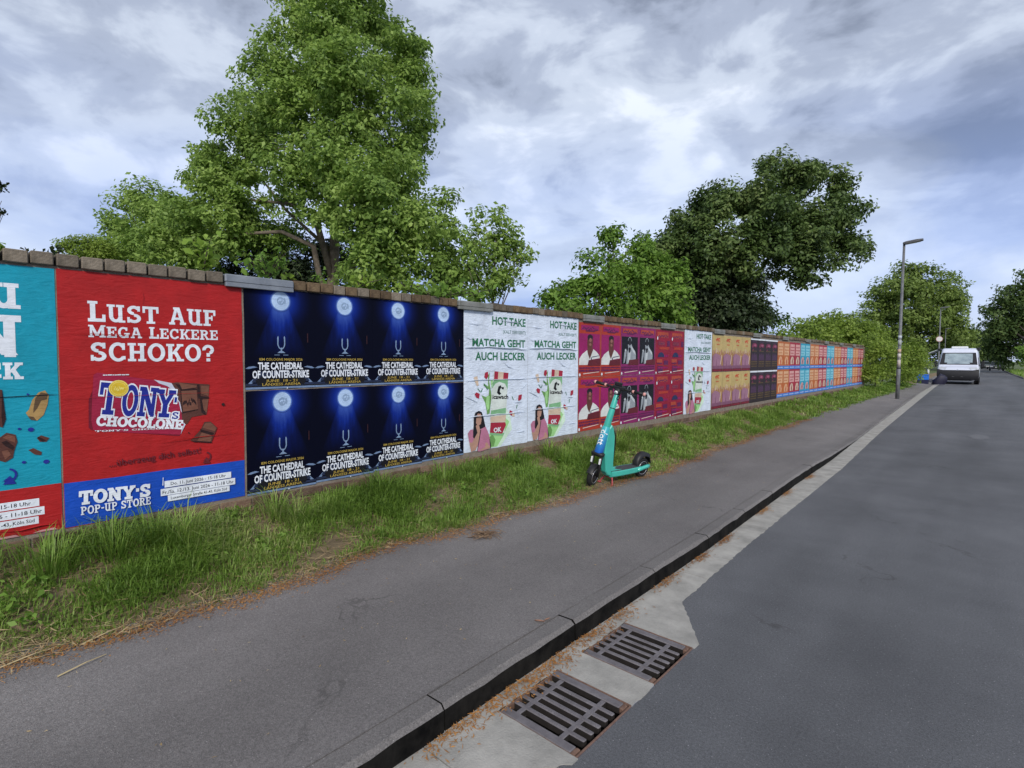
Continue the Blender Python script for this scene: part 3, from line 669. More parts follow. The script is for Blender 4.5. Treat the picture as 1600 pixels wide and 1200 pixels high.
p.disc('crumb', NAVY, *[(*TL(x, y), r, r*.9) for x, y, r in ((48, 671, .015), (72, 721, .015), (37, 722, .010), (30, 670, .008), (43, 616, .006))])
ac = TL(14, 742)
p.polys('arrow', NAVY, _arc(ac[0], ac[1], .038, .042, -70, 85, .012, .012, 0, 10)+[[(ac[0]-.03, ac[1]-.035), (ac[0]+.03, ac[1]-.055), (ac[0]+.004, ac[1]-.005)], [(ac[0]-.03, ac[1]-.056), (ac[0]+.03, ac[1]-.06), (ac[0]+.02, ac[1]-.045), (ac[0]-.02, ac[1]-.04)]])
p.ridge('crease', RED, [[A(-.3, .03), A(-.2, .018), A(-.1, .03), A(-.01, .02)], [A(-.25, .0), A(-.15, .01)], [A(-.55, .02), A(-.4, .03)]], .009, .014)
p.polys('torn_edge', paper('print_pink_back', (.55, .28, .30)), [[A(-.14, -.012), A(-.02, -.014), A(-.03, .0), A(-.1, -.002)], [A(-.42, -.015), A(-.2, -.018), A(-.22, -.004), A(-.33, -.006)]])
p.ridge('seam', INK, [[A(-1., .868), A(-.4, .86), A(-.05, .868), A(.01, .868)]], .003, .003)
p.bake().paste('teal poster with white slab letters and almonds, cut off at the left edge', None, LX, LZ, 0)

# ---- dark blue arena posters
m = bpy.data.materials.new('print_moonlit_blue'); m.use_nodes = True; t = m.node_tree; b = t.nodes['Principled BSDF']; b.inputs['Roughness'].default_value = .5
b.inputs['Specular IOR Level'].default_value = .08
tc_ = t.nodes.new('ShaderNodeTexCoord'); sp = t.nodes.new('ShaderNodeSeparateXYZ'); t.links.new(tc_.outputs['Object'], sp.inputs[0])
def tm(op, a, b_=None, c_=None, clamp=False):
    n = t.nodes.new('ShaderNodeMath'); n.operation = op; n.use_clamp = clamp
    for i, v in enumerate((a, b_, c_)):
        if v is None: continue
        if isinstance(v, (int, float)): n.inputs[i].default_value = v
        else: t.links.new(v, n.inputs[i])
    return n.outputs[0]
dy = tm('ABSOLUTE', tm('SUBTRACT', sp.outputs[1], .30)); dz = tm('SUBTRACT', .745, sp.outputs[2])
rad = tm('SQRT', tm('ADD', tm('MULTIPLY', dy, dy), tm('MULTIPLY', dz, dz)))
glow = tm('POWER', tm('SUBTRACT', 1, tm('DIVIDE', rad, .30), clamp=True), 2.2)
wid = tm('MULTIPLY_ADD', dz, .42, .045)
side = tm('SUBTRACT', 1, tm('DIVIDE', dy, wid), clamp=True); below = tm('MULTIPLY', tm('GREATER_THAN', dz, 0), tm('SUBTRACT', 1, tm('DIVIDE', dz, .48), clamp=True))
nz_ = t.nodes.new('ShaderNodeTexNoise'); nz_.inputs['Scale'].default_value = 9; nz_.inputs['Detail'].default_value = 5
mp_ = t.nodes.new('ShaderNodeMapping'); mp_.inputs['Scale'].default_value = (1, 3, .6); t.links.new(tc_.outputs['Object'], mp_.inputs[0]); t.links.new(mp_.outputs[0], nz_.inputs['Vector'])
beam = tm('MULTIPLY', tm('MULTIPLY', tm('MULTIPLY', tm('POWER', side, .55), below), 1.0), nz_.outputs[0])
fac = tm('ADD', tm('MULTIPLY', glow, 1.0), beam, clamp=True)
rp_ = t.nodes.new('ShaderNodeValToRGB'); cr = rp_.color_ramp; cr.elements[0].color = (.0018, .0024, .010, 1); cr.elements[1].color = (.06, .13, .48, 1); cr.elements[1].position = .95
e = cr.elements.new(.35); e.color = (.006, .022, .21, 1); e = cr.elements.new(.12); e.color = (.003, .007, .055, 1)
t.links.new(fac, rp_.inputs[0]); t.links.new(rp_.outputs[0], b.inputs['Base Color'])
PALE = paper('print_pale_blue', (.40, .54, .76)); MOON2 = paper('print_moon_grey', (.24, .34, .50)); HALO = paper('print_moon_halo', (.10, .19, .50)); HALO2 = paper('print_moon_halo_outer', (.035, .08, .34)); GOLDT = paper('print_gold_text', (.42, .30, .06)); STEEL = paper('print_steel', (.15, .22, .36)); STEEL2 = paper('print_dim_steel', (.014, .022, .055)); ROSE = paper('print_dull_rose', (.03, .008, .012))
CW, CH = .602, .842
p = Pr(CW, CH, m)
p.rect('stage_floor', STEEL, (.002, .003, .6, .020)); p.rect('stage_shadow', INK, (.002, .020, .6, .030)); 
p.polys('stage_light', STEEL, [[(.002, .03), (.03, .03), (.105, .10), (.085, .11)], [(.6, .03), (.57, .03), (.495, .10), (.515, .11)], [(.002, .175), (.03, .19), (.07, .195), (.1, .185), (.06, .178), (.03, .172)], [(.6, .175), (.57, .19), (.53, .195), (.5, .185), (.54, .178), (.57, .172)]])
p.polys('stage_light_dim', STEEL2, [[(.002, .05), (.002, .03), (.6, .03), (.6, .05)], [(.08, .12), (.13, .15), (.47, .15), (.52, .12), (.55, .06), (.05, .06)]])
p.polys('title_panel', INK, [[(.1, .035), (.5, .035), (.52, .075), (.46, .115), (.14, .115), (.08, .075)]])
p.disc('moon_halo', HALO2, (.30, .745, .090, .092)); p.disc('moon_halo', HALO, (.30, .745, .083, .085)); p.disc('moon', PALE, (.30, .745, .076, .078)); p.disc('moon_face', MOON2, (.30, .745, .045, .047)); p.polys('moon_emblem', PALE, _arc(.3, .745, .045, .047, 40, 330, .012, .012, 0)+squiggle(.28, .325, .725, .035, 6, 5))
p.polys('trophy', paper('print_trophy', (.20, .29, .44)), _arc(.30, .39, .034, .055, 190, 260, .009, .009, 0, 5)+_arc(.30, .39, .034, .055, 280, 350, .009, .009, 0, 5)+[[(.266, .375), (.275, .375), (.278, .44), (.272, .45), (.266, .435)], [(.334, .375), (.325, .375), (.322, .44), (.328, .45), (.334, .435)], [(.294, .35), (.306, .35), (.306, .32), (.294, .32)], [(.265, .305), (.335, .305), (.312, .322), (.288, .322)], [(.24, .286), (.285, .286), (.285, .290), (.24, .290)], [(.315, .286), (.36, .286), (.36, .290), (.315, .290)]])
p.polys('dim_banner', ROSE, [[(.53, .40), (.54, .40), (.54, .48), (.53, .48)]])
p.polys('torn_nick', WHITE, [[(.34, .0), (.352, .0), (.35, .01), (.344, .012)]])
p.text('event_line', GOLDT, ('IEM COLOGNE MAJOR 2026', .3, .241, .37, .020, dict(align='c', bold=.015)))
p.text('title', WHITE, ('THE CATHEDRAL', .295, .168, .385, .056, dict(align='c', bold=.035)), ('OF COUNTER-STRIKE', .30, .096, .487, .060, dict(align='c', bold=.035)))
p.text('date_text', GOLDT, ('JUNE  18 - 21', .3, .060, .27, .022, dict(align='c', bold=.012)), ('LANXESS ARENA', .3, .030, .33, .022, dict(align='c', bold=.012)))
p.bake(); CS = p
for row, nm in ((1, 'upper'), (0, 'lower')):
    for k in range(4):
        z0 = .848 if row else (-.028+.010*k)
        CS.paste(f'{nm} row dark blue moonlit trophy poster, {ORD[k]} from the red poster', 'dark blue arena posters', 1.19+.6045*k, z0, rng.uniform(-.002, .002), 1.0065, 1.0 if row else (.866-.010*k)/CH)

# ---- matcha posters
GREEN = paper('print_green', (.025, .15, .075)); GREENL = paper('print_light_green', (.33, .62, .25)); GREENM = paper('print_leaf_green', (.14, .30, .09)); CUP = paper('print_cup_white', (.60, .66, .62)); CUPG = paper('print_cup_green', (.20, .42, .22)); CRED = paper('print_strawberry', (.34, .02, .045)); PINK = paper('print_tee_pink', (.42, .16, .25)); SKIN = paper('print_skin', (.42, .24, .18)); HAIR = paper('print_hair', (.012, .010, .014)); TAN = paper('print_banana', (.58, .45, .34)); FAINT = paper('print_faint_green', (.60, .76, .62))
WP = paper('paper_white', (.62, .69, .80), wr=.5)
p = Pr(1.132, 1.665, WP)
MX, MZ = 3.613, .02
def Q(x, y): s_, z_ = on_wall(700+x/6.667, 580+y/6.667); return s_-MX, z_-PZ-MZ            # lower crop
def Q5(x, y): s_, z_ = on_wall(700+x/6.667, 460+y/6.667); return s_-MX, z_-PZ-MZ           # upper crop
p.polys('green_splash', FAINT, [[(.34, .01), (.62, .01), (.83, .2), (.80, .36), (.72, .48), (.6, .3), (.44, .12)]]); p.polys('green_splash_core', GREENL, [[(.36, .012), (.56, .012), (.66, .12), (.78, .30), (.70, .36), (.55, .22), (.42, .18)]]); p.polys('green_splash_dark', GREENM, [[(.40, .02), (.5, .02), (.53, .1), (.48, .17), (.42, .14)], [(.62, .38), (.7, .42), (.72, .34), (.66, .25), (.61, .24)]])
p.text('headline', GREEN, ('HOT TAKE', 1.085, 1.505, .62, .095, dict(align='r', bold=.03)), ('MATCHA GEHT', 1.080, 1.238, .945, .090, dict(align='r', bold=.03)), ('AUCH LECKER', 1.082, 1.075, .90, .092, dict(align='r', bold=.03)))
p.text('headline_small', paper('print_grey_green', (.17, .27, .27)), ('(KALT SERVIERT)', 1.085, 1.405, .43, .040, dict(align='r', bold=.015)))
p.polys('milk_splash', GREENM, [[Q(430, 10), Q(425, 110), Q(440, 180), Q(450, 260), Q(430, 440), Q(405, 450), Q(385, 330), Q(345, 250), Q(395, 270), Q(420, 250), Q(425, 190), Q(365, 150), Q(375, 130), Q(415, 160), Q(415, 40)]]); p.polys('milk_splash_light', GREENL, [[Q(400, 255), Q(430, 260), Q(425, 390), Q(405, 410), Q(392, 330)], [Q(440, 90), Q(470, 100), Q(450, 180)]])
p.polys('tumbler', CUP, [[Q(478, 0), Q(625, 15), Q(600, 460), Q(585, 640), Q(432, 630), Q(440, 430), Q(455, 150)]]); p.polys('tumbler_shade', CUPG, [[Q(478, 90), Q(620, 85), Q(617, 190), Q(590, 130), Q(530, 110), Q(490, 130), Q(455, 180), Q(460, 120)], [Q(445, 410), Q(600, 380), Q(598, 440), Q(440, 450)], [Q(432, 635), Q(585, 640), Q(570, 670), Q(440, 665)]])
p.polys('tumbler_lid', CRED, [[Q(480, 0), Q(520, 4), Q(515, 85), Q(475, 85)], [Q(575, 12), Q(626, 18), Q(620, 85), Q(570, 85)], [Q(440, 535), Q(592, 530), Q(600, 560), Q(560, 650), Q(432, 640)]]); p.polys('tumbler_band', TAN, [[Q(520, 4), Q(575, 10), Q(570, 85), Q(515, 85)], [Q(438, 475), Q(600, 455), Q(595, 525), Q(436, 530)]])
p.polys('logo_figure', INK, [[Q(520, 240), Q(505, 225), Q(520, 160), Q(545, 145), Q(552, 165), Q(538, 190), Q(535, 215), Q(550, 235), Q(530, 248)], [Q(550, 165), Q(578, 165), Q(575, 190), Q(556, 185)]]); p.text('logo_name', INK, ('icawach', *Q(458, 288), .285, .052, dict(bold=.03, rot=-.045)))
p.text('logo_small', WHITE, ('OK', *Q(470, 638), .14, .055, dict(bold=.04)))
p.polys('strawberry', CRED, [[Q(372, 60), Q(380, 15), Q(410, 5), Q(415, 50), Q(395, 85)], [Q(272, 240), Q(290, 220), Q(325, 235), Q(318, 285), Q(290, 275)], [Q(725, 300), Q(730, 250), Q(765, 240), Q(760, 290), Q(735, 308)], [Q(630, 440), Q(640, 405), Q(668, 420), Q(660, 465)]]); p.polys('banana_slice', TAN, [[Q(262, 65), Q(300, 50), Q(315, 145), Q(295, 155)], [Q(660, 430), Q(685, 430), Q(690, 470), Q(665, 470)]]); p.polys('leaf_sprig', GREEN, [[Q(300, 180), Q(308, 178), Q(335, 215), Q(328, 218)], [Q(335, 215), Q(350, 180), Q(356, 182), Q(342, 222)], [Q(658, 262), Q(664, 260), Q(680, 300), Q(674, 300)], [Q(365, 130), Q(372, 128), Q(410, 190), Q(404, 194)], [Q(705, 385), Q(712, 345), Q(718, 350), Q(712, 388)]])
p.polys('woman_hair', HAIR, [[Q(262, 560), Q(250, 690), Q(285, 725), Q(330, 600), Q(385, 580), Q(362, 470), Q(345, 425), Q(315, 412), Q(280, 430), Q(262, 490)]]); p.polys('woman_top', PINK, [[Q(200, 650), Q(225, 610), Q(255, 605), Q(255, 690), Q(290, 725), Q(330, 605), Q(385, 575), Q(415, 640), Q(430, 700), Q(438, 800), Q(330, 835), Q(305, 835), Q(300, 760), Q(215, 740)]])
p.polys('woman_skin', SKIN, [[Q(290, 470), Q(305, 440), Q(335, 445), Q(345, 490), Q(335, 550), Q(305, 570), Q(285, 540)], [Q(215, 740), Q(245, 745), Q(300, 640), Q(283, 570), Q(310, 540), Q(328, 610), Q(320, 700), Q(285, 820), Q(235, 840)], [Q(385, 745), Q(400, 740), Q(438, 800), Q(380, 812), Q(310, 830), Q(380, 790)]]); p.polys('woman_features', HAIR, [[Q(288, 478), Q(345, 480), Q(345, 490), Q(288, 488)], [Q(425, 690), Q(440, 760), Q(440, 805), Q(432, 800)], [Q(330, 610), Q(338, 610), Q(322, 715), Q(300, 830), Q(296, 828), Q(316, 700)]])
p.ridge('crease', WP, [[(.002, 1.215), (.1, 1.222), (.3, 1.226), (.38, 1.234), (.6, 1.226), (.75, 1.222), (.9, 1.226), (1.0, 1.214), (1.12, 1.21)]], .010, .018)
p.ridge('crease', WP, [[(.01, .832), (.15, .838), (.28, .842), (.5, .838), (.75, .836), (.95, .834), (1.12, .832)], [(.06, .405), (.2, .415), (.38, .408), (.55, .412), (.7, .402), (.85, .408), (1.1, .404)], [(.65, 1.06), (.75, .99), (.86, .965)], [(.0, .66), (.14, .61), (.22, .57)], [(1.0, .70), (1.06, .74), (1.12, .79)], [(.85, .54), (.95, .535), (1.02, .53)], [(.01, 1.345), (.08, 1.32), (.2, 1.33)], [(.7, 1.42), (.8, 1.425)], [(.05, 1.5), (.2, 1.49), (.3, 1.5)], [(.85, .38), (.95, .385)], [(.9, .15), (1., .155), (1.08, .15)], [(.6, 1.56), (.8, 1.55), (1., 1.555)]], .006, .009)
p.bake(); MA = p
MA.paste('white poster with green lettering and tumbler, beside the dark blue posters', 'white matcha posters', 3.613, .02, 0)
MA.paste('white poster with green lettering and tumbler, beside the magenta and orange posters', 'white matcha posters', 4.750, .028, .002)
MA.paste('lone white tumbler poster between the red and the yellow posters', 'white matcha posters', 9.470, .03, 0, 1.19)

# ---- orange, purple and red event posters
ORG = paper('print_orange', (.37, .036, .018)); MGT = paper('print_magenta', (.27, .010, .105)); PUR = paper('print_purple', (.22, .016, .11)); PURD = paper('print_plum', (.10, .012, .07)); BRN = paper('print_brown_skin', (.11, .038, .028)); BRNL = paper('print_brown_skin_light', (.26, .115, .09)); SHIRT = paper('print_shirt', (.62, .64, .62)); NAV2 = paper('print_stripe_navy', (.02, .025, .08)); GREY = paper('print_grey', (.27, .30, .33)); GREYL = paper('print_light_grey', (.48, .52, .54)); BLK = paper('print_photo_black', (.005, .005, .008)); CRIM = paper('print_crimson', (.25, .008, .03)); ORG2 = paper('print_red_orange', (.36, .055, .028))
EW, EH = .586, .80
def Em(x, y): return (x-60)/352*EW, (1075-y)/945*EH
def frame_bits(p, top, txtm):
    p.polys('name_box', top, [[Em(95, 175), Em(375, 175), Em(378, 255), Em(90, 262)]]); p.polys('name_lettering', txtm, squiggle(Em(110, 0)[0], Em(355, 0)[0], Em(0, 262)[1], .05, 14, 11)); p.rect('name_rule', txtm, (Em(165, 0)[0], Em(0, 283)[1], Em(305, 0)[0], Em(0, 265)[1]))
    p.polys('lower_box', DKRED, [[Em(215, 785), Em(405, 760), Em(405, 885), Em(198, 885)]]); p.polys('event_lettering', PURD, textbars(Em(68, 0)[0], Em(400, 0)[0], Em(0, 990)[1], .035, 21)+textbars(Em(68, 0)[0], Em(400, 0)[0], Em(0, 935)[1], .025, 22)); p.polys('torn_strip', paper('print_torn_white', (.60, .46, .42)), [[Em(130, 1033), Em(250, 1020), Em(385, 1003), Em(385, 992), Em(240, 1006), Em(128, 1018)]]); p.disc('torn_spot', WHITE, (*Em(75, 1040), .022, .022))
p = Pr(EW, EH, ORG); p.rect('photo', MGT, (*Em(66, 870), *Em(395, 322))); 
p.polys('man_neck', BRN, [[Em(190, 480), Em(280, 480), Em(275, 600), Em(295, 640), Em(235, 775), Em(190, 660), Em(195, 580)]])
p.polys('man_shirt', SHIRT, [[Em(66, 870), Em(70, 760), Em(115, 680), Em(190, 610), Em(205, 690), Em(235, 770), Em(258, 690), Em(290, 590), Em(345, 640), Em(392, 705), Em(396, 750), Em(260, 775), Em(215, 795), Em(200, 870)]])
p.polys('shirt_stripe', NAV2, [[Em(270, 725), Em(390, 700), Em(390, 712), Em(275, 740)], [Em(255, 740), Em(270, 728), Em(266, 775), Em(250, 780)]]); p.disc('man_head', BRN, (*Em(236, 455), .075, .094)); p.disc('man_hair', HAIR, (*Em(236, 385), .072, .045)); p.disc('man_face_light', BRNL, (*Em(240, 430), .034, .030), (*Em(238, 510), .03, .02))
frame_bits(p, MGT, PURD); p.bake(); EA = p
p = Pr(EW, EH, PUR); p.rect('photo', BLK, (*Em(75, 860), *Em(390, 330)))
p.polys('hooded_figure', GREY, [[Em(165, 860), Em(175, 640), Em(200, 560), Em(190, 480), Em(262, 470), Em(285, 540), Em(340, 620), Em(355, 700), Em(350, 830), Em(250, 860)], [Em(110, 850), Em(125, 640), Em(150, 560), Em(170, 600), Em(160, 700), Em(135, 830)]])
p.polys('figure_light', GREYL, [[Em(255, 500), Em(275, 530), Em(340, 620), Em(350, 690), Em(310, 640), Em(262, 570)], [Em(200, 640), Em(250, 620), Em(240, 760), Em(205, 840), Em(190, 840)], [Em(130, 590), Em(150, 565), Em(165, 590), Em(150, 620)]]); p.polys('hood', GREY, _arc(*Em(228, 430), .062, .082, 10, 170, .012, .012, 0)); p.disc('hair', HAIR, (*Em(228, 440), .048, .05)); p.polys('collar', BLK, [[Em(205, 560), Em(228, 530), Em(250, 560), Em(235, 640), Em(215, 640)]])
frame_bits(p, ORG2, PURD); p.bake(); EB = p
p = Pr(EW, EH, CRIM); p.rect('title_box', ORG2, (.07, .655, .5, .755)); p.polys('title_lettering', PURD, squiggle(.08, .48, .66, .05, 12, 31)); p.rect('panel', PURD, (.10, .52, .36, .58)); p.rect('panel_inner', ORG2, (.115, .53, .345, .57)); p.polys('panel_lettering', PURD, textbars(.13, .33, .535, .03, 33))
p.rect('stripe', ORG, (.15, .44, .52, .485)); p.polys('cap', NAV2, _arc(.22, .30, .13, .09, 0, 180, .125, .085, 0)); p.polys('lower_panels', PURD, [_rect(.08, .02, .3, .14, 0), _rect(.33, .16, .5, .24, 0), _rect(.06, .18, .25, .2, 0), _rect(.45, .50, .56, .60, 0)]); p.polys('lower_panels_orange', ORG2, [_rect(.05, .20, .27, .265, 0), _rect(.3, .04, .5, .055, 0), _rect(.1, .15, .5, .158, 0)]); p.polys('small_lettering', MGT, textbars(.1, .5, .09, .035, 36)+textbars(.34, .5, .3, .05, 37))
p.polys('torn_strip', MATS['print_torn_white'], [[(.12, .022), (.3, .033), (.55, .045), (.55, .058), (.3, .046), (.12, .036)]]); p.disc('torn_spot', WHITE, (.03, .02, .02, .02), (.07, .64, .02, .03)); p.bake(); EC = p
for row, nm in ((1, 'upper'), (0, 'lower')):
    for k in range(6):
        ty = (EA, EB, EC)[k//2]; z0 = .85 if row else .043
        wh = ['orange poster of a man in a white shirt', 'purple poster of a hooded figure', 'crimson lettered poster'][k//2]
        ty.paste(f'{wh}, {nm} row, {["left","right"][k%2]} one of its pair', 'orange, purple and crimson event posters', 5.895+.5925*k, z0, rng.uniform(-.004, .004))

# ---- yellow posters with a group in pink
YEL = paper('print_straw_yellow', (.46, .35, .14)); YRED = paper('print_scarlet', (.48, .055, .02)); LIL = paper('print_lilac', (.30, .15, .22)); LIL2 = paper('print_dark_lilac', (.19, .075, .13)); GOLDB = paper('print_ochre', (.34, .18, .055)); OXB = DKRED
p = Pr(.594, .80, YEL); p.polys('title', YRED, squiggle(.2, .42, .68, .06, 7, 41)+squiggle(.2, .42, .66, .05, 8, 42)+textbars(.24, .40, .58, .03, 43)); p.polys('group_back', GOLDB, [[(.002, .10), (.002, .40), (.06, .47), (.11, .46), (.16, .40), (.24, .43), (.3, .42), (.36, .46), (.44, .41), (.5, .5), (.55, .45), (.592, .42), (.592, .10)]])
p.polys('group_shirts', LIL, [[(.01, .13), (.03, .33), (.14, .39), (.22, .40), (.32, .38), (.44, .36), (.5, .3), (.52, .13)]]); p.polys('group_shadow', LIL2, [[(.02, .1), (.0, .3), (.03, .38), (.06, .3), (.05, .1)], [(.47, .25), (.5, .34), (.53, .26), (.51, .12), (.49, .12)], [(.2, .13), (.24, .3), (.26, .13)]]); p.disc('group_faces', SKIN, (.07, .42, .03, .04), (.19, .44, .032, .045), (.34, .43, .03, .042), (.46, .40, .028, .04), (.54, .45, .026, .035)); p.polys('group_arms', TAN, [[(.2, .41), (.24, .41), (.25, .52), (.22, .52)], [(.45, .16), (.49, .16), (.55, .36), (.52, .37)], [(.3, .42), (.32, .42), (.31, .50), (.29, .5)]])
p.rect('foot_band', LIL2, (.002, .062, .592, .13)); p.rect('foot_strip', OXB, (.002, .002, .592, .062)); p.polys('foot_lettering', CRIM, textbars(.05, .54, .018, .026, 45)); p.bake(); YE_ = p
for row, nm in ((1, 'upper'), (0, 'lower')):
    for k in range(4): YE_.paste(f'{nm} row straw yellow poster of a group in pink, {ORD[k]} from the lone white poster', 'straw yellow group posters', 10.845+.6*k, .845 if row else .035, rng.uniform(-.004, .004))
# ---- dark posters
DRK = paper('print_dark_brown', (.022, .012, .014)); MAR = paper('print_maroon', (.17, .022, .06)); BRZ = paper('print_bronze', (.12, .075, .03)); VIO = paper('print_dark_violet', (.06, .025, .06))
p = Pr(.545, .80, DRK); p.rect('white_border', WHITE, (.002, .76, .543, .798)); p.polys('flame', MAR, [[(.08, .60), (.14, .67), (.3, .69), (.46, .66), (.48, .60), (.36, .57), (.26, .60), (.14, .56)], [(.1, .5), (.2, .55), (.24, .5)]]); p.polys('flame_light', paper('print_dusty_pink', (.30, .09, .15)), [[(.2, .62), (.3, .66), (.42, .64), (.36, .60)]]); p.polys('figures', VIO, [[(.05, .25), (.08, .40), (.16, .44), (.22, .38), (.3, .45), (.38, .38), (.46, .42), (.5, .25)], [(.1, .71), (.45, .71), (.45, .73), (.1, .73)]])
p.polys('lettering', BRZ, textbars(.05, .5, .20, .035, 51)+textbars(.07, .48, .145, .035, 52)+textbars(.05, .5, .09, .03, 53)+textbars(.1, .45, .47, .03, 54)); p.bake(); DA = p
for row, nm in ((1, 'upper'), (0, 'lower')):
    for k in range(4): DA.paste(f'{nm} row dark brown poster with maroon flame, {ORD[k]} from the yellow posters', 'dark flame posters', 13.26+.548*k, .84 if row else .03, rng.uniform(-.003, .003))
# ---- orange, red and light blue run at the far end
def plain(bg_, inset, fig, fig2, strip):
    p = Pr(.574, .785, bg_); p.rect('inset', inset, (.05, .40, .52, .73)); p.polys('inset_lettering', bg_, textbars(.1, .48, .62, .04, 61)+textbars(.1, .48, .53, .04, 62)+textbars(.1, .4, .45, .03, 63)); p.polys('figure', fig, [[(.12, .14), (.1, .25), (.18, .34), (.28, .37), (.4, .34), (.46, .24), (.42, .14)]]); p.polys('figure_detail', fig2, [[(.28, .12), (.24, .22), (.3, .35), (.34, .24), (.33, .13)], [(.4, .28), (.48, .35), (.46, .27)]])
    p.rect('footer', strip, (.001, .002, .573, .10)); p.polys('footer_lettering', paper('print_pale_lilac', (.42, .50, .72)), textbars(.05, .52, .035, .035, 66)); return p.bake()
SKYB = paper('print_sky_blue', (.02, .30, .45)); SKYL = paper('print_pale_sky', (.22, .52, .62)); PEACH = paper('print_peach', (.62, .36, .20)); ORGB = paper('print_tangerine', (.44, .12, .025)); CRB = paper('print_raspberry', (.33, .018, .04)); PKL = paper('print_pale_pink', (.60, .32, .30)); STB = paper('print_strip_blue', (.03, .17, .55))
PO = plain(ORGB, PEACH, PEACH, YRED, STB); PR_ = plain(CRB, PKL, TAN, CRIM, STB); PB = plain(SKYB, SKYL, PKL, NAV2, STB)
seq = [(PO, 'tangerine'), (PR_, 'raspberry red'), (PB, 'sky blue')]
for row, nm in ((1, 'upper'), (0, 'lower')):
    for k in range(22):
        ty, cn = seq[(k//2) % 3]
        ty.paste(f'{nm} row {cn} poster, {["left","right"][k%2]} of its pair, {ORD[k//2]} pair past the dark posters', 'tangerine, red and sky blue posters', 15.46+.58*k, (.84 if row else .05)-.0012*k, rng.uniform(-.003, .003))
# ================================================================== vegetation
def leaves_np(C, size, out=None, droop=.25, aspect=.55):
    """kite leaves at the points C, blades turned mostly outwards and up"""
    n = len(C); nn = rng.normal(size=(n, 3))*.55; nn[:, 2] += .55
    if out is not None: nn += out*.95
    nn /= np.linalg.norm(nn, axis=1, keepdims=True)+1e-9
    d = rng.normal(size=(n, 3)); d[:, 2] -= droop*1.6; d -= nn*np.sum(d*nn, 1, keepdims=True)
    d /= np.linalg.norm(d, axis=1, keepdims=True)+1e-9; s = np.cross(d, nn)
    L_ = (size*rng.uniform(.6, 1.35, n))[:, None]; w = L_*aspect*.5; up = nn
    a = C-d*L_*.4; b = C+s*w+up*L_*.08; c_ = C+d*L_*.6-up*L_*.08; e = C-s*w+up*L_*.08
    V = np.stack([a, b, c_, e], 1).reshape(-1, 3); F = np.arange(4*n).reshape(n, 4); return V, F
def blob_points(c, r, n, clump, shell=.55):
    """leaf positions: boughs on the blob, twig clumps on the boughs, leaves on the clumps"""
    Rm = float(np.mean(r)); nb = int(np.clip(5+Rm*5, 6, 16))
    bd = rng.normal(size=(nb, 3)); bd /= np.linalg.norm(bd, axis=1, keepdims=True)
    br = Rm*rng.uniform(.28, .55, nb); bc = c+bd*r*(rng.uniform(.35, .86, nb))[:, None]
    nc = max(6, n//26); kb = rng.choice(nb, nc, p=br**2/np.sum(br**2))
    dirs = rng.normal(size=(nc, 3)); dirs[:, 2] += .35; dirs /= np.linalg.norm(dirs, axis=1, keepdims=True)
    cc = bc[kb]+dirs*(br[kb]*rng.uniform(.55, 1.08, nc))[:, None]*np.array([1, 1, .8])
    k = rng.integers(0, nc, n); g = np.clip(rng.normal(size=(n, 3)), -1.35, 1.35)
    p = cc[k]+g*clump*np.array([.8, .8, .5])
    ax = dirs[k]*.8+g*.35+np.array([0, 0, .15]); ax /= np.linalg.norm(ax, axis=1, keepdims=True)+1e-9
    return p, ax
def camframe(dx, dy, dd): return _r*dx+_u*dy+_f*dd
def tree(name, label, cat, base, top, r0, blobs, size, m, bark, dens=1., group=None, limbs=(), depthspread=.5, extra=(), droop=.25, clump=None, aspect=.55, shell=.55, auto=True, low=.25):
    """blobs: (px, py, radius px, depth m[, flatten])"""
    base = np.array(base, float); top = np.array(top, float)
    root = empty(name, base); tag(root, label, cat, group)
    mb = MB(); n = 9; pts = [base+(top-base)*i/n+np.array([math.sin(i*1.3)*.06, math.cos(i*1.7)*.06, 0])*r0*4*(0 < i < n) for i in range(n+1)]
    mb.tube([p_-base for p_ in pts], [r0*(1.25 if i == 0 else 1-.82*i/n) for i in range(n+1)], 10)
    cs = []; VV = []; FF = []; o = 0
    for bl in blobs:
        px, py, rp, Z = bl[:4]; fl = bl[4] if len(bl) > 4 else 1.
        c_ = at(px, py, Z); R = rp/FPX*Z*1.14; cs.append((c_, R))
        nl = int(dens*R*R/(size*size)*46)
        P_, ax = blob_points(c_, np.array([R, R, R*fl]), nl, (clump or size*1.6), shell)
        V, F = leaves_np(P_, size, ax, droop, aspect); VV.append(V); FF.append(F+o); o += len(V)
    for c_, R in (cs if auto else []):
        h = np.clip((c_[2]-base[2])*.62-.25*np.linalg.norm((c_-base)[:2]), low*(top[2]-base[2]), top[2]-base[2]-.2)
        t_ = h/(top[2]-base[2]); st = base+(top-base)*t_; rr = r0*(1-.82*t_)*.55
        mid = st*.45+c_*.55+np.array([0, 0, -.10*np.linalg.norm(c_-st)]); rr = min(rr, .016*np.linalg.norm(c_-st)+.010)
        q = [st*(1-u)**2+2*mid*u*(1-u)+c_*u*u for u in np.linspace(0, 1, 7)]
        mb.tube([a-base for a in q], [rr*(1-.8*u) for u in np.linspace(0, 1, 7)], 6)
        for k in range(3):
            d = rng.normal(size=3); d /= np.linalg.norm(d); a = q[rng.integers(3, 6)]; e = c_+d*R*.8
            mb.tube([a-base, (a+e)/2+d*.05*R-base, e-base], [rr*.4, rr*.25, .004], 5)
    for ln, ra in limbs: mb.tube([np.array(a)-base for a in ln], ra, 8)
    mb.build('trunk', bark, root, smooth=True)
    V = np.concatenate(VV)-base; F = np.concatenate(FF)
    cr_ = link('crown', np_mesh('crown', V, F, m), root); cr_['kind'] = 'stuff'
    return root
BARK = mat('bark', (.085, .066, .05), .95, c2=(.19, .155, .12), vscale=10, bump=1., bscale=30)
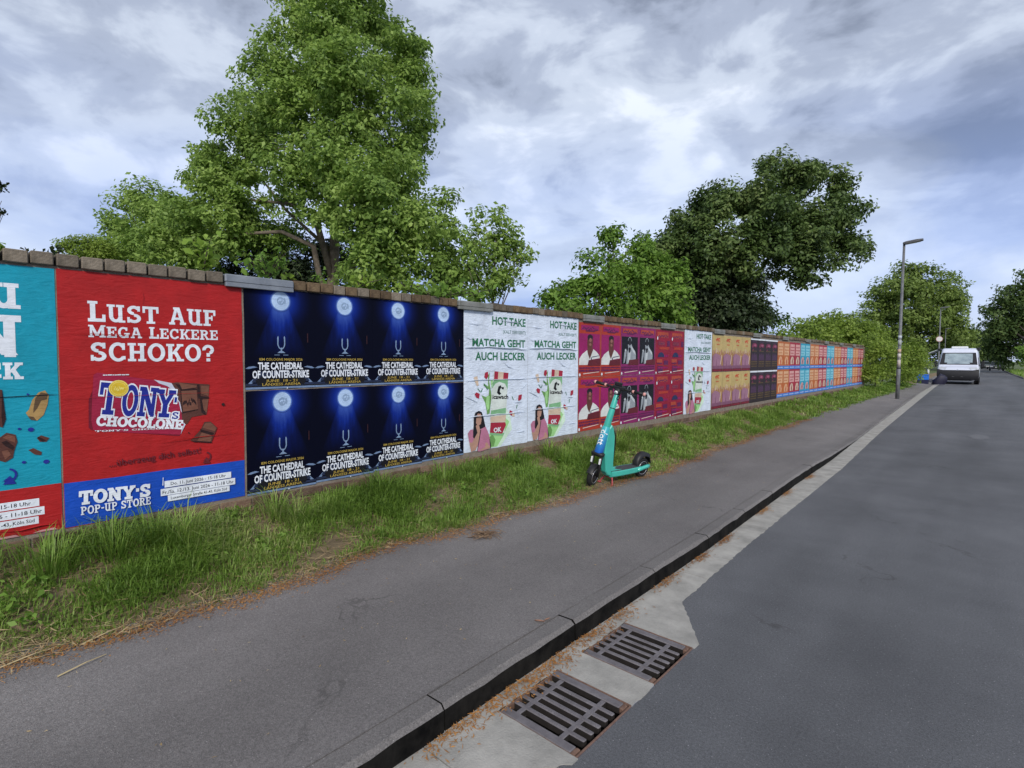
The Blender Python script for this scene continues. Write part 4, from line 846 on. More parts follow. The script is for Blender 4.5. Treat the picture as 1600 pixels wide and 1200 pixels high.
BARKD = mat('dark_bark', (.035, .028, .022), .95, c2=(.08, .065, .05), vscale=10, bump=1., bscale=30)
LF_BIG = leafmat('poplar_leaf', [(0, (.09, .145, .028)), (.3, (.18, .29, .058)), (.65, (.31, .445, .10)), (1, (.44, .55, .17))], 0.45)
LF_MAPLE = leafmat('maple_leaf', [(0, (.038, .070, .02)), (.4, (.08, .135, .034)), (.75, (.145, .21, .058)), (1, (.23, .28, .10))], 0.33)
LF_BUSH = leafmat('bush_leaf', [(0, (.065, .13, .02)), (.4, (.14, .26, .036)), (.8, (.24, .38, .07)), (1, (.33, .46, .12))], 0.42)
LF_LIME = leafmat('lime_leaf', [(0, (.13, .22, .03)), (.5, (.26, .40, .06)), (1, (.42, .52, .12))], .45)
LF_FAR = leafmat('far_leaf', [(0, (.095, .145, .03)), (.4, (.175, .255, .055)), (.8, (.26, .35, .09)), (1, (.34, .42, .15))], 0.4)
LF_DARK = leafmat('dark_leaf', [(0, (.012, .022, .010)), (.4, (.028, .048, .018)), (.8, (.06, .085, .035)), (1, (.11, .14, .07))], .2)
LF_HEDGE = leafmat('hedge_leaf', [(0, (.10, .155, .02)), (.4, (.19, .285, .04)), (.8, (.30, .40, .075)), (1, (.40, .48, .14))], 0.45)

gz = .06
def gnd(px, Z): 
    q = at(px, 600, Z); return np.array([q[0], q[1], gz])
# big tree behind the blue posters
Z0 = 15.
tb = gnd(512, Z0); tt = at(535, 20, Z0)
BB = [(500, 20, 62, 15), (565, 20, 58, 15.5), (530, -40, 55, 15), (455, 95, 62, 14.6), (530, 90, 75, 14.2), (610, 85, 48, 15.2), (642, 70, 24, 15), (425, 150, 50, 15), (480, 175, 78, 14), (570, 165, 80, 13.8), (635, 150, 45, 15), (650, 205, 36, 15),
      (402, 190, 54, 15.2), (362, 165, 20, 15.6), (470, 245, 80, 13.8), (560, 250, 82, 13.4), (635, 255, 50, 14.6), (368, 228, 46, 15), (332, 250, 28, 15.4), (400, 258, 34, 15), (322, 290, 36, 15), (355, 308, 48, 14.6), (515, 315, 62, 13.2), (590, 320, 80, 12.9), (660, 310, 45, 14), (400, 335, 40, 15.2), (455, 365, 30, 15.6),
      (320, 355, 58, 14.4), (285, 318, 30, 15), (390, 385, 42, 15.4), (592, 372, 56, 12.8), (635, 385, 68, 12.8), (690, 370, 38, 13.6), (600, 425, 52, 12.6), (680, 425, 45, 12.8), (720, 410, 36, 13), (270, 370, 52, 15), (300, 400, 50, 15)]
lb = [([tb+(tt-tb)*.19, at(490, 385, 14.7), at(440, 362, 14.6), at(385, 365, 14.6), at(330, 385, 14.6)], [.10, .075, .055, .04, .02]),
      ([tb+(tt-tb)*.33, at(490, 330, 14.7), at(450, 318, 14.6), at(390, 312, 14.7)], [.10, .08, .055, .02]),
      ([tb+(tt-tb)*.5, at(480, 245, 14.8), at(445, 232, 14.9), at(400, 235, 15)], [.09, .065, .045, .015])]
for u_, px_, py_, Z_ in ((.45, 600, 250, 14), (.55, 440, 150, 14.8), (.62, 610, 120, 15), (.72, 480, 60, 14.8), (.35, 640, 350, 13.4), (.4, 370, 230, 15)):
    st_ = tb+(tt-tb)*u_; en_ = at(px_, py_, Z_); md_ = (st_+en_)/2+np.array([0, 0, -.25]); lb.append(([st_, md_, en_], [.07*(1.2-u_), .05*(1.2-u_), .01]))
tree('deciduous_tree', 'tallest tree, broad green crown rising behind the dark blue posters', 'tree', tb, tt, .21, BB, .122, LF_BIG, BARK, 1.0, limbs=lb, clump=.17, auto=False)
# side bough of a smaller tree to the right of it
tree('young_tree', 'small loose-leaved tree at the right foot of the tallest tree', 'tree', gnd(760, 12.5), at(775, 370, 12.5), .07, [(775, 362, 34, 12.5), (805, 385, 26, 12.6), (815, 400, 16, 12.4), (745, 350, 18, 12.7), (770, 410, 36, 12.4), (795, 435, 28, 12.5), (745, 440, 34, 12.2)], .105, LF_BIG, BARK, .6, clump=.16)
# trees at the left
tree('left_tree', 'green tree at the left of the tallest tree, behind the chocolate posters', 'tree', gnd(235, 21), at(235, 320, 21), .2, [(205, 322, 30, 21), (180, 345, 14, 21), (250, 325, 38, 21.5), (190, 372, 32, 20.6), (235, 372, 45, 20.2), (285, 365, 45, 20.4), (160, 378, 18, 21), (225, 405, 42, 20), (180, 410, 30, 20.4), (275, 410, 40, 20)], .15, LF_BIG, BARK, .85, clump=.3)
tree('pale_bush', 'pale green rounded bush peeping over the wall at far left', 'bush', gnd(135, 19), at(135, 395, 19), .06, [(125, 388, 20, 19), (145, 392, 24, 19), (115, 402, 22, 19), (160, 405, 22, 19)], .09, LF_HEDGE, BARK, 1., clump=.18)
# dark undergrowth seen under the tall tree
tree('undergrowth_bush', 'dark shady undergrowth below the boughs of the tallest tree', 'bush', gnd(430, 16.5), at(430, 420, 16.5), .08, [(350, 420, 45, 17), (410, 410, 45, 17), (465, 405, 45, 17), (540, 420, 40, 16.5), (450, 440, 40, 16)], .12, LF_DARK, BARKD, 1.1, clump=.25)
# dark maple
tree('maple_tree', 'dark leaning maple with a wide crown above the white and yellow posters', 'tree', gnd(1140, 15.5), at(1185, 320, 16), .16,
     [(1195, 262, 14, 16), (1210, 250, 8, 16), (1180, 300, 40, 16), (1130, 325, 42, 15.6), (1085, 335, 36, 15.6), (1230, 295, 48, 15.6), (1285, 285, 38, 16), (1260, 262, 14, 16), (1320, 320, 30, 16.2), (1200, 345, 56, 14.8), (1140, 365, 48, 14.6), (1080, 375, 36, 15), (1265, 345, 58, 15.2), (1320, 365, 34, 15.8), (1345, 330, 10, 16), (1300, 395, 38, 15.6), (1345, 390, 16, 16), (1250, 398, 42, 15.2), (1120, 405, 44, 14.6), (1165, 412, 32, 14.6), (1255, 432, 28, 15.4), (1225, 410, 24, 15.4), (1060, 355, 22, 15.4), (1045, 385, 30, 15), (1022, 412, 28, 14.6), (1215, 368, 38, 15.2), (1195, 385, 28, 15), (1245, 372, 36, 15)],
     .12, LF_MAPLE, BARKD, 1.05, clump=.17, auto=False, limbs=[([at(1145, 520, 15.5), at(1160, 470, 15.5), at(1180, 435, 15.6), at(1200, 405, 15.6), at(1220, 370, 15.6)], [.13, .10, .075, .05, .03]), ([at(1150, 490, 15.5), at(1162, 450, 15.5), at(1172, 415, 15.4), at(1180, 380, 15.4)], [.07, .05, .035, .02])])
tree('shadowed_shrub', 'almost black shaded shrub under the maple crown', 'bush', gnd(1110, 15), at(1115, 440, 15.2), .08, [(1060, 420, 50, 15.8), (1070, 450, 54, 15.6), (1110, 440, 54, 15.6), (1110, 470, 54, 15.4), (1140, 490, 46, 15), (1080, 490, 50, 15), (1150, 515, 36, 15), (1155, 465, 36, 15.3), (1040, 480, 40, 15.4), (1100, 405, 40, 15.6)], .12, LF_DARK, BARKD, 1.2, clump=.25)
tree('green_bush', 'bright green bush bulging over the magenta and orange posters', 'bush', gnd(950, 12.6), at(960, 400, 12.6), .07,
     [(960, 385, 22, 12.8), (950, 370, 10, 12.8), (985, 410, 34, 12.8), (935, 430, 36, 12.4), (895, 450, 30, 12.2), (1010, 440, 40, 12.4), (960, 460, 44, 11.9), (910, 480, 38, 11.5), (870, 470, 16, 11.8), (1025, 480, 36, 12.2), (985, 490, 34, 11.6), (1055, 500, 26, 12.4), (1000, 395, 22, 13), (1035, 430, 38, 13), (1045, 462, 40, 12.6), (1010, 400, 26, 13.2), (880, 462, 30, 12)], .115, LF_BUSH, BARKD, .95, clump=.17)
tree('round_bush', 'mid green round bush at the right foot of the maple', 'bush', gnd(1185, 17), at(1190, 490, 17), .05, [(1180, 490, 26, 17), (1205, 500, 22, 17), (1165, 510, 20, 16.5), (1150, 470, 16, 16.6)], .11, LF_BUSH, BARKD, 1., clump=.2)
# overgrown bushes behind and over the far part of the wall
hs = [(1235, 528, 26, 22, 'first'), (1275, 515, 26, 26, 'second'), (1300, 508, 22, 32, 'third'), (1330, 522, 30, 33, 'fourth'), (1350, 530, 30, 36, 'fifth')]
for px, py, r_p, Z, nth in hs:
    tree('wall_bush', f'yellow-green bush spilling over the far wall, {nth} of the row from the maple', 'bush', gnd(px, Z), at(px, py, Z), .04,
         [(px-r_p*.6, py+4, r_p*.7, Z), (px+r_p*.5, py-2, r_p*.75, Z+.4), (px, py+14, r_p*.8, Z-.5), (px+r_p*.9, py+12, r_p*.6, Z)], .12+.002*Z, LF_HEDGE, BARKD, .8, 'bushes along the far wall', clump=.28)
tree('hedge_bush', 'big green bush engulfing the far end of the poster wall', 'bush', [.2, 30.4, .1], [.2, 30.6, 2.], .05, [(1368, 545, 20, 24.8), (1360, 570, 18, 24.6), (1385, 560, 24, 25.6), (1375, 585, 18, 25.2), (1400, 575, 20, 27.5), (1355, 590, 12, 24.5)], .13, LF_HEDGE, BARKD, .95, 'bushes by the footway', clump=.3)
tree('hedge_bush', 'rounded green bush behind the near lamp post', 'bush', [-.4, 37, .1], [-.4, 37, 2.], .05, [(1415, 560, 22, 30), (1428, 568, 16, 30.5), (1408, 580, 18, 29.5), (1436, 562, 13, 31.5), (1418, 582, 12, 30.5)], .14, LF_HEDGE, BARKD, .95, 'bushes by the footway', clump=.3)
# far trees
tree('far_tree', 'round yellow-green tree standing behind the lamp posts', 'tree', gnd(1432, 89), at(1435, 450, 89), .45, [(1415, 440, 26, 89.7), (1440, 430, 20, 89.7), (1455, 450, 30, 89.7), (1485, 460, 26, 89.7), (1390, 460, 26, 89.7), (1365, 485, 22, 89.7), (1420, 475, 40, 87.8), (1470, 490, 34, 88.7), (1500, 475, 12, 89.7), (1440, 515, 40, 87.8), (1395, 510, 34, 88.5), (1485, 520, 28, 88.5), (1370, 515, 22, 89.7), (1460, 540, 32, 87.8), (1420, 548, 26, 85.8)], .5, LF_FAR, BARKD, .95, clump=.75)
tree('low_far_tree', 'low pale tree line left of the round far tree', 'tree', [-10, 62, gz], [-10, 62, 4.6], .15, [(1290, 510, 16, 50), (1315, 512, 18, 50), (1335, 505, 16, 50), (1265, 515, 14, 50), (1350, 520, 20, 50), (1300, 525, 22, 50)], .3, LF_FAR, BARKD, .8, clump=.5)
tree('roadside_tree', 'dark tree overhanging the road at the right edge', 'tree', [8.2, 92, gz], [8.6, 92, 13], .35, [(1592, 462, 24, 72), (1612, 455, 30, 72), (1570, 480, 22, 73), (1600, 490, 34, 71), (1555, 490, 14, 74), (1575, 510, 28, 72), (1610, 525, 34, 71), (1560, 525, 22, 73), (1585, 545, 24, 71.5), (1562, 548, 18, 73), (1640, 480, 36, 72), (1650, 530, 36, 72)], .42, LF_MAPLE, BARKD, .85, 'trees lining the road', clump=.7)
tree('roadside_tree', 'dark green tree behind the parked cars, left of the overhanging tree', 'tree', [4., 150, gz], [4., 150, 11], .35, [(1545, 540, 18, 112), (1530, 545, 16, 114), (1520, 552, 16, 116), (1555, 552, 18, 110), (1510, 548, 14, 118), (1538, 560, 14, 112), (1522, 562, 12, 112)], .6, LF_MAPLE, BARKD, .85, 'trees lining the road', clump=.9)
tree('roadside_tree', 'yellow-green tree closing the road above the white van', 'tree', [-3, 130, gz], [-3, 130, 12], .35, [(1520, 520, 14, 100), (1505, 525, 18, 100), (1490, 535, 18, 98), (1532, 535, 12, 102), (1515, 540, 16, 98), (1480, 548, 18, 96), (1500, 555, 16, 96)], .5, LF_FAR, BARKD, .85, 'trees lining the road', clump=.8)
tree('roadside_shrub', 'bright green shrub at the right edge beside the wooden fence', 'bush', [8.4, 64, gz], [8.4, 64, 2.2], .05, [(1600, 548, 9, 51), (1612, 552, 14, 51), (1604, 560, 9, 51)], .24, LF_BUSH, BARKD, .9, clump=.4)

# plants growing out of the top of the wall
def sprout(label, px, py, Z, hgt, spread, m, n, size, name='wall_plant', droop=.5):
    base = at(px, py, Z); root = empty(name, base); tag(root, label, 'plant', 'plants sprouting over the wall top')
    st = MB(); VV = []; FF = []; o = 0
    for k in range(max(3, n//9)):
        d = np.array([rng.normal()*spread, rng.normal()*spread, hgt*rng.uniform(.5, 1.05)]); q = [np.zeros(3), d*.5+np.array([0, 0, .08*hgt]), d]
        st.tube(q, [.006, .005, .002], 5)
        u = rng.uniform(.25, 1.05, 9)[:, None]; P_ = d*u+rng.normal(size=(9, 3))*size*.45
        V, F = leaves_np(P_, size, None, droop, .62); VV.append(V); FF.append(F+o); o += len(V)
    st.build('stem', BARKD, root)
    for i in range(0, 1): 
        c_ = link('foliage', np_mesh('foliage', np.concatenate(VV), np.concatenate(FF), m), root); c_['kind'] = 'stuff'
    return root
zt_ = lambda px, py: None
def wz(px, py): 
    d = ray(px, py); return (-.2-CAM[0])/d[0]
def wp(label, px, py, hpx, spx, m, n, size, **k):
    Z = wz(px, py); sprout(label, px, py, Z, hpx/FPX*Z, spx/FPX*Z, m, n, size, **k)
wp('lime green hop-like plant above the red poster', 318, 420, 42, 10, LF_LIME, 130, .075)
wp('leafy weed above the metal wall cap over the blue posters', 420, 432, 34, 22, LF_BUSH, 140, .07)
wp('small lime sprig beside the metal wall cap', 455, 440, 14, 6, LF_LIME, 30, .06)
wp('drooping fern-like sprig in front of the tree trunk', 497, 442, 14, 5, LF_BUSH, 30, .06)
wp('yellowish sprig above the third dark blue poster', 562, 448, 20, 12, LF_LIME, 50, .07)
wp('bright green creeper sprawling over the wall left of the white posters', 690, 468, 22, 34, LF_BUSH, 260, .085)
wp('pale young shoots above the last dark blue posters', 640, 456, 18, 14, LF_LIME, 70, .07)
wp('leafy creeper at the top corner of the white poster', 745, 472, 18, 16, LF_BUSH, 90, .08)
wp('low tuft of green on the wall above the second white poster', 880, 488, 14, 16, LF_BUSH, 80, .08)
wp('thin twig sprouting from the coping at far left', 45, 402, 14, 8, LF_DARK, 12, .04)
wp('reddish twig on the coping left of the lime plant', 88, 404, 12, 6, LF_DARK, 12, .04)
wp('arching leafy stalk at the left edge of the picture', -6, 400, 26, 12, LF_BUSH, 40, .05)
tree('edge_tree', 'bare-ended dark bough poking in at the left edge', 'tree', gnd(-70, 9), at(-60, 300, 9), .06, [(-8, 302, 14, 9), (-30, 330, 18, 9), (2, 330, 5, 9), (-45, 300, 24, 9)], .10, LF_DARK, BARKD, .7, clump=.08)

# ------------------------------------------------------------------ grass
def blades(P_, h, w, lean, az=None):
    n = len(P_); az = rng.uniform(0, 2*np.pi, n) if az is None else az
    d = np.stack([np.cos(az), np.sin(az), np.zeros(n)], 1); s = np.stack([-np.sin(az), np.cos(az), np.zeros(n)], 1); wz_ = w[:, None]
    m1 = P_+d*(lean*.35*h)[:, None]+np.array([0, 0, 1])*(h*.62)[:, None]; tip = P_+d*(lean*h)[:, None]+np.array([0, 0, 1])*(h*np.clip(1-.35*lean, .3, 1))[:, None]
    V = np.stack([P_-s*wz_, P_+s*wz_, m1+s*wz_*.8, m1-s*wz_*.8, tip], 1).reshape(-1, 3)
    b = np.arange(n)[:, None]*5
    F = np.concatenate([b+np.array([[0, 1, 2]]), b+np.array([[0, 2, 3]]), b+np.array([[3, 2, 4]])]); return V, F
def grass_strip(ntuft, nb, ymin, ymax, hmin, hmax, wb, dense_pow=1.0):
    u = rng.random(ntuft); y = ymin+(ymax-ymin)*u**dense_pow; x = rng.random(ntuft)**.9
    patch = .5+.5*np.sin(y*2.6+x*4+1)*np.sin(y*1.1-x*5+.5)+.25*np.sin(y*7+x*9)
    keep = rng.random(ntuft) < np.clip(.22+.8*patch, .07, 1)*np.clip(1.25-.75*x, .3, 1); x, y, patch = x[keep], y[keep], patch[keep]
    X = x*xe(y)*.98+.03; hh = hmin+(hmax-hmin)*np.clip(patch, 0, 1.2)*(1-.72*np.clip((x-.3)/.7, 0, 1))*rng.uniform(.6, 1.15, len(x))
    k = np.repeat(np.arange(len(x)), nb); n = len(k); q = rng.normal(size=(n, 2))*.028*(1+.3*wb/.004)
    px_, py_ = X[k]+q[:, 0], y[k]+q[:, 1]; px_ = np.maximum(px_, .015)
    P_ = np.stack([px_, py_, verge_z(px_, py_)-.008], 1); h = hh[k]*rng.uniform(.45, 1.2, n)
    ang = np.arctan2(q[:, 1], q[:, 0])+rng.normal(size=n)*.6
    return blades(P_, h, wb*rng.uniform(.6, 1.2, n), np.abs(rng.normal(size=n))*.6+.25, ang)
GR = leafmat('grass_blade', [(0, (.075, .13, .02)), (.28, (.145, .255, .038)), (.58, (.225, .365, .06)), (.80, (.34, .43, .13)), (1, (.52, .46, .25))], 0.45, .5)
DRY = leafmat('dry_straw', [(0, (.16, .10, .05)), (.4, (.34, .24, .12)), (.8, (.52, .41, .24)), (1, (.66, .56, .38))], .2, .8)
RUST = leafmat('rusty_needles', [(0, (.16, .06, .018)), (.4, (.34, .15, .04)), (.8, (.46, .24, .08)), (1, (.55, .36, .17))], .15, .8)
V1, F1 = grass_strip(6800, 15, -2.2, 5.5, .05, .185, .0034); V2, F2 = grass_strip(4800, 11, 5.5, 15, .05, .19, .006); V3, F3 = grass_strip(3600, 8, 15, 40, .07, .22, .014)
V = np.concatenate([V1, V2, V3]); F = np.concatenate([F1, F2+len(V1), F3+len(V1)+len(V2)])
tag(link('grass', np_mesh('grass', V, F, GR)), 'uneven green grass growing on the verge below the posters', 'grass', kind='stuff')
# big tufts against the wall
n = 26; ty = rng.uniform(-.6, 9, n); tx = rng.uniform(.08, .45, n); ty[:4] = (.45, .62, 1.35, -.1); tx[:4] = (.22, .3, .2, .3)
k = np.repeat(np.arange(n), 130); q = rng.normal(size=(len(k), 2))*.05; X, Y = np.maximum(tx[k]+q[:, 0], .02), ty[k]+q[:, 1]
V, F = blades(np.stack([X, Y, verge_z(X, Y)-.01], 1), rng.uniform(.14, .34, len(k)), rng.uniform(.0022, .0045, len(k)), np.abs(rng.normal(size=len(k)))*.5+.35, np.arctan2(q[:, 1], q[:, 0])+rng.normal(size=len(k))*.5)
tag(link('grass', np_mesh('grass', V, F, GR)), 'long arching grass tufts leaning against the foot of the wall', 'grass', kind='stuff')
# broad-leaved weeds among the grass
n = 70; wy = -.8+rng.random(n)**1.3*11; wx = rng.uniform(.05, .8, n); k = np.repeat(np.arange(n), 16); a_ = rng.uniform(0, 6.283, len(k)); rr2 = rng.uniform(.01, .07, len(k))
X, Y = np.maximum(wx[k]*xe(wy[k])+np.cos(a_)*rr2, .03), wy[k]+np.sin(a_)*rr2
V, F = leaves_np(np.stack([X, Y, verge_z(X, Y)+rng.uniform(.02, .09, len(k))], 1), .048, np.stack([np.cos(a_)*.5, np.sin(a_)*.5, np.full(len(k), .8)], 1), .1, .55)
tag(link('weeds', np_mesh('weeds', V, F, LF_BUSH)), 'broad-leaved weeds dotted through the verge grass', 'weeds', kind='stuff')
# right-hand roadside grass
n = 5000; Y = rng.uniform(40, 110, n); X = xr(Y)+.2+rng.random(n)**1.5*6; V, F = blades(np.stack([X, Y, np.full(n, .05)], 1), rng.uniform(.15, .5, n), rng.uniform(.03, .06, n), rng.random(n)*.6)
tag(link('grass', np_mesh('grass', V, F, GR)), 'rough grass on the right-hand roadside', 'grass', kind='stuff')
# straw and dead blades at the edge of the footway
def flat(n, xf, yv_, zf, lmin, lmax, wmin, wmax, m, lab, cat, az=None, name='dry_litter'):
    X = xf; Y = yv_; Z = zf+rng.uniform(.002, .012, n); a = rng.uniform(0, 2*np.pi, n) if az is None else az; l = rng.uniform(lmin, lmax, n); w = rng.uniform(wmin, wmax, n)
    d = np.stack([np.cos(a), np.sin(a), rng.normal(size=n)*.12], 1)*l[:, None]/2; s = np.stack([-np.sin(a), np.cos(a), rng.normal(size=n)*.3], 1)*w[:, None]/2; c_ = np.stack([X, Y, Z], 1); bow = np.stack([-np.sin(a), np.cos(a), np.abs(rng.normal(size=n))*.4], 1)*(l*rng.normal(size=n)*.10)[:, None]
    V = np.stack([c_-d, c_-s+bow, c_+d, c_+s+bow], 1).reshape(-1, 3); tag(link(name, np_mesh(name, V, np.arange(4*n).reshape(n, 4), m)), lab, cat, kind='stuff')
n = 5200; Y = -1.5+rng.random(n)**1.4*14; X = xe(Y)+rng.normal(size=n)*.06-.03; flat(n, X, Y, np.where(X > xe(Y)-.1, .124, verge_z(X, Y)+.005), .03, .13, .003, .007, DRY, 'pale straw and dead blades strewn along the footway edge', 'straw')
n = 5200; Y = -1.5+rng.random(n)*13; X = rng.random(n)**.6*xe(Y); flat(n, X, Y, verge_z(X, Y)+.02, .05, .22, .003, .006, DRY, 'dead pale grass stalks lying among the green blades', 'straw')
n = 26000; Y = -1.5+rng.random(n)**1.2*16; X = xe(Y)+rng.normal(size=n)*.06+.035+.07*np.sin(Y*1.9)**2; flat(n, X, Y, np.full(n, .1215), .005, .024, .003, .008, RUST, 'rusty brown needles gathered between grass and asphalt', 'needles')
n = 2500; Y = rng.choice([.9, 1.2, 1.4, 1.62, 1.95, 2.3, 3.0, 3.6, 4.2, 5.4, 6.4, 7.6], n)+rng.normal(size=n)*.11; ok = np.ones(n, bool); X = xk(Y)+.012+np.abs(rng.normal(size=n))*.035*np.where(Y < 2.6, 1.5, .9); flat(n, X, Y, np.full(n, .005), .012, .04, .003, .007, RUST, 'orange needles drifted into the gutter beside the drain grates', 'needles')
# footway and road crumbs: bits of leaf, twig and grit
n = 420; Y = rng.uniform(-1.2, 9, n); X = xe(Y)+.1+rng.random(n)**2*(xk(Y)-xe(Y)-.25); flat(n, X, Y, np.full(n, .1225), .008, .03, .003, .009, DRY, 'scattered pale crumbs and grit on the footway', 'grit', name='grit')
m = MB(); 
for k in range(60):
    a = rng.uniform(0, 6.28); l = rng.uniform(.03, .09); c_ = np.array([rng.normal()*.05, rng.normal()*.06, abs(rng.normal())*.014+.006]); d = np.array([math.cos(a), math.sin(a), rng.normal()*.2])*l
    m.tube([c_-d, c_+np.array([0, 0, .01]), c_+d], [.002, .003, .0015], 4)
lp = on_z(757, 838, .121); tag(m.build('leaf_clump', mat('dead_clump', (.12, .07, .045), .95, c2=(.26, .18, .11), vscale=40), loc=lp), 'small brown clump of dead stalks lying on the footway', 'debris')
def curled_leaf(px, py, z, s, rz, lab):
    q = on_z(px, py, z); mb = MB(); V = []
    for i in range(5):
        for j in range(3): V.append(((i-2)*.5*s, (j-1)*s*.35*(1-abs(i-2)*.42), .004+.3*s*abs(j-1)**2*.5+.02*s*i))
    mb.add(V, [(i*3+j, i*3+j+1, (i+1)*3+j+1, (i+1)*3+j) for i in range(4) for j in range(2)])
    o = mb.build('fallen_leaf', mat('fallen_leaf', (.22, .11, .07), .8, c2=(.34, .2, .13), vscale=30), loc=q, smooth=True); o.rotation_euler = (0, 0, rz); tag(o, lab, 'leaf')
curled_leaf(843, 972, .121, .03, .4, 'pale curled leaf lying by the kerb, left of a dark one'); curled_leaf(855, 969, .121, .022, 1.4, 'dark curled leaf lying by the kerb beside a paler one')
for a, b, lab in (((90, 1057), (166, 1022), 'long straw stalk lying on the footway at lower left'), ((0, 1043), (90, 1010), 'long straw stalk along the grass edge at far left'), ((125, 1008), (200, 975), 'straw stalk across the edge of grass and footway')):
    p0, p1 = on_z(*a, .128), on_z(*b, .128); mb = MB(); mb.tube([np.zeros(3), (p1-p0)*.5+np.array([.01, .01, .012]), p1-p0], [.004, .003, .002], 5)
    tag(mb.build('straw_stalk', mat('straw', (.45, .36, .2), .8), loc=p0), lab, 'straw')
# ================================================================== kick scooter
TURQ = mat('scooter_turquoise', (.055, .43, .35), .35, var=.08, vscale=6, spec=.5, coat=.2); SBLK = mat('scooter_black', (.012, .012, .014), .5, var=.2, vscale=9); RUBB = mat('tyre_rubber', (.011, .011, .012), .85, var=.25, vscale=20, bump=.3); SMAT = mat('deck_mat', (.045, .047, .055), .85, var=.2, vscale=40, bump=.5, bscale=200); PINKR = mat('stand_red', (.38, .055, .07), .5, var=.15, vscale=20); SILV = mat('silver_metal', (.55, .56, .58), .3, metal=.8); REFL = mat('white_reflector', (.75, .77, .78), .35); GRIP_END = mat('grip_end_pink', (.60, .30, .27), .6); 
mbl = bpy.data.materials.new('scooter_blue_fade'); mbl.use_nodes = True; t = mbl.node_tree; b = t.nodes['Principled BSDF']; b.inputs['Roughness'].default_value = .35
tcx = t.nodes.new('ShaderNodeTexCoord'); spx = t.nodes.new('ShaderNodeSeparateXYZ'); t.links.new(tcx.outputs['Object'], spx.inputs[0]); mrx = t.nodes.new('ShaderNodeMapRange'); mrx.inputs[1].default_value = .42; mrx.inputs[2].default_value = .74; t.links.new(spx.outputs[2], mrx.inputs[0])
rx_ = t.nodes.new('ShaderNodeValToRGB'); rx_.color_ramp.elements[0].color = (.02, .13, .55, 1); rx_.color_ramp.elements[1].color = (.05, .42, .40, 1); t.links.new(mrx.outputs[0], rx_.inputs[0]); t.links.new(rx_.outputs[0], b.inputs['Base Color'])
fr, rr_ = on_z(935, 759, .12), on_z(993, 747, .12)
dirv = (fr-rr_)[:2]; ang = math.atan2(dirv[1], dirv[0]); mid = (fr+rr_)/2
sc = empty('kick_scooter', (mid[0], mid[1], .123)); sc.rotation_euler = (R_(-7.0), 0, ang); tag(sc, 'turquoise rental kick scooter standing on the footway edge', 'scooter')
WB = .43; WR = .127
def wheel(cx, parent, steer=None):
    prof = []
    for i in range(14):
        a = 2*math.pi*i/14; prof.append((WR-.030+.030*math.cos(a), .029*math.sin(a)))
    w_ = MB().lathe(prof, 32, 'y', (cx, 0, WR)); h = MB().lathe([(.02, -.03), (.072, -.022), (.075, 0), (.072, .022), (.02, .03)], 24, 'y', (cx, 0, WR)); rim = MB().lathe([(.078, -.0295), (.084, -.030), (.084, -.025), (.078, -.025)], 28, 'y', (cx, 0, WR)).lathe([(.078, .0295), (.084, .030), (.084, .025), (.078, .025)], 28, 'y', (cx, 0, WR))
    if steer: w_.xf(steer); h.xf(steer); rim.xf(steer)
    root = w_.build('wheel', RUBB, parent, True); h.build('hub', SBLK, root, True); rim.build('rim_line', SILV, root, True)
A0 = Vector((.40, 0, .40)); A1 = Vector((.185, 0, 1.10)); axv = (A1-A0).normalized()
ST = Matrix.Translation(A0) @ Matrix.Rotation(R_(18), 4, axv) @ Matrix.Translation(-A0)
wheel(-WB, sc); wheel(WB, sc, ST)
# fork with two shock legs, crown and mudguard
f = MB()
for s_ in (-1, 1): f.tube([(WB-.01, .05*s_, WR), (WB-.015, .052*s_, .25), (.415, .050*s_, .385)], [.014, .017, .018], 8)
f.bbox(.37, .445, -.075, .075, .37, .42, .012); f.xf(ST).build('fork', SBLK, sc, True)
for s_ in (-1, 1): MB().bbox(WB-.012, WB+.020, .052*s_-.009, .052*s_+.009, .285, .355, .004).xf(Matrix.Translation((0, 0, 0))).xf(ST).build('reflector', REFL, sc)
mg = MB(); q = []
for i in range(11):
    a = R_(25+13*i); q.append([(WB+(WR+.018)*math.cos(a), y_, WR+(WR+.018)*math.sin(a)-(.012 if abs(y_) > .03 else 0)) for y_ in (-.036, -.02, .02, .036)])
mg.add([v for r in q for v in r], [(i*4+j, i*4+j+1, (i+1)*4+j+1, (i+1)*4+j) for i in range(10) for j in range(3)]); mg.xf(ST).build('mudguard', SBLK, sc, True)
# stem
def rbar(p0, p1, w0, d0, w1, d1, name, m, xf=None, parent=sc, n=16, ex=.75, smooth=True):
    p0, p1 = Vector(p0), Vector(p1); t_ = (p1-p0).normalized(); sx = Vector((0, 1, 0)); fx = sx.cross(t_); mb = MB(); V = []
    for k, (u, w, d) in enumerate(((0, w0*.9, d0*.9), (.02, w0, d0), (.98, w1, d1), (1, w1*.9, d1*.9))):
        c_ = p0.lerp(p1, u)
        for i in range(n):
            a = 2*math.pi*i/n; ca, sa = math.cos(a), math.sin(a); V.append(c_+sx*(w/2*math.copysign(abs(ca)**ex, ca))+fx*(d/2*math.copysign(abs(sa)**ex, sa)))
    F = [(k*n+i, k*n+(i+1) % n, (k+1)*n+(i+1) % n, (k+1)*n+i) for k in range(3) for i in range(n)]+[tuple(range(n-1, -1, -1)), tuple(3*n+i for i in range(n))]
    mb.add(V, F)
    if xf: mb.xf(xf)
    return mb.build(name, m, parent, smooth)
L_ = lambda u: A0.lerp(A1, u)
stem = rbar(L_(.42), L_(.985), .074, .080, .054, .056, 'stem', TURQ)
rbar(L_(.0), L_(.44), .094, .10, .086, .092, 'blue_front_panel', mbl, n=20)
rbar(L_(.74), L_(.752), .068, .072, .068, .072, 'stem_joint', SBLK); 
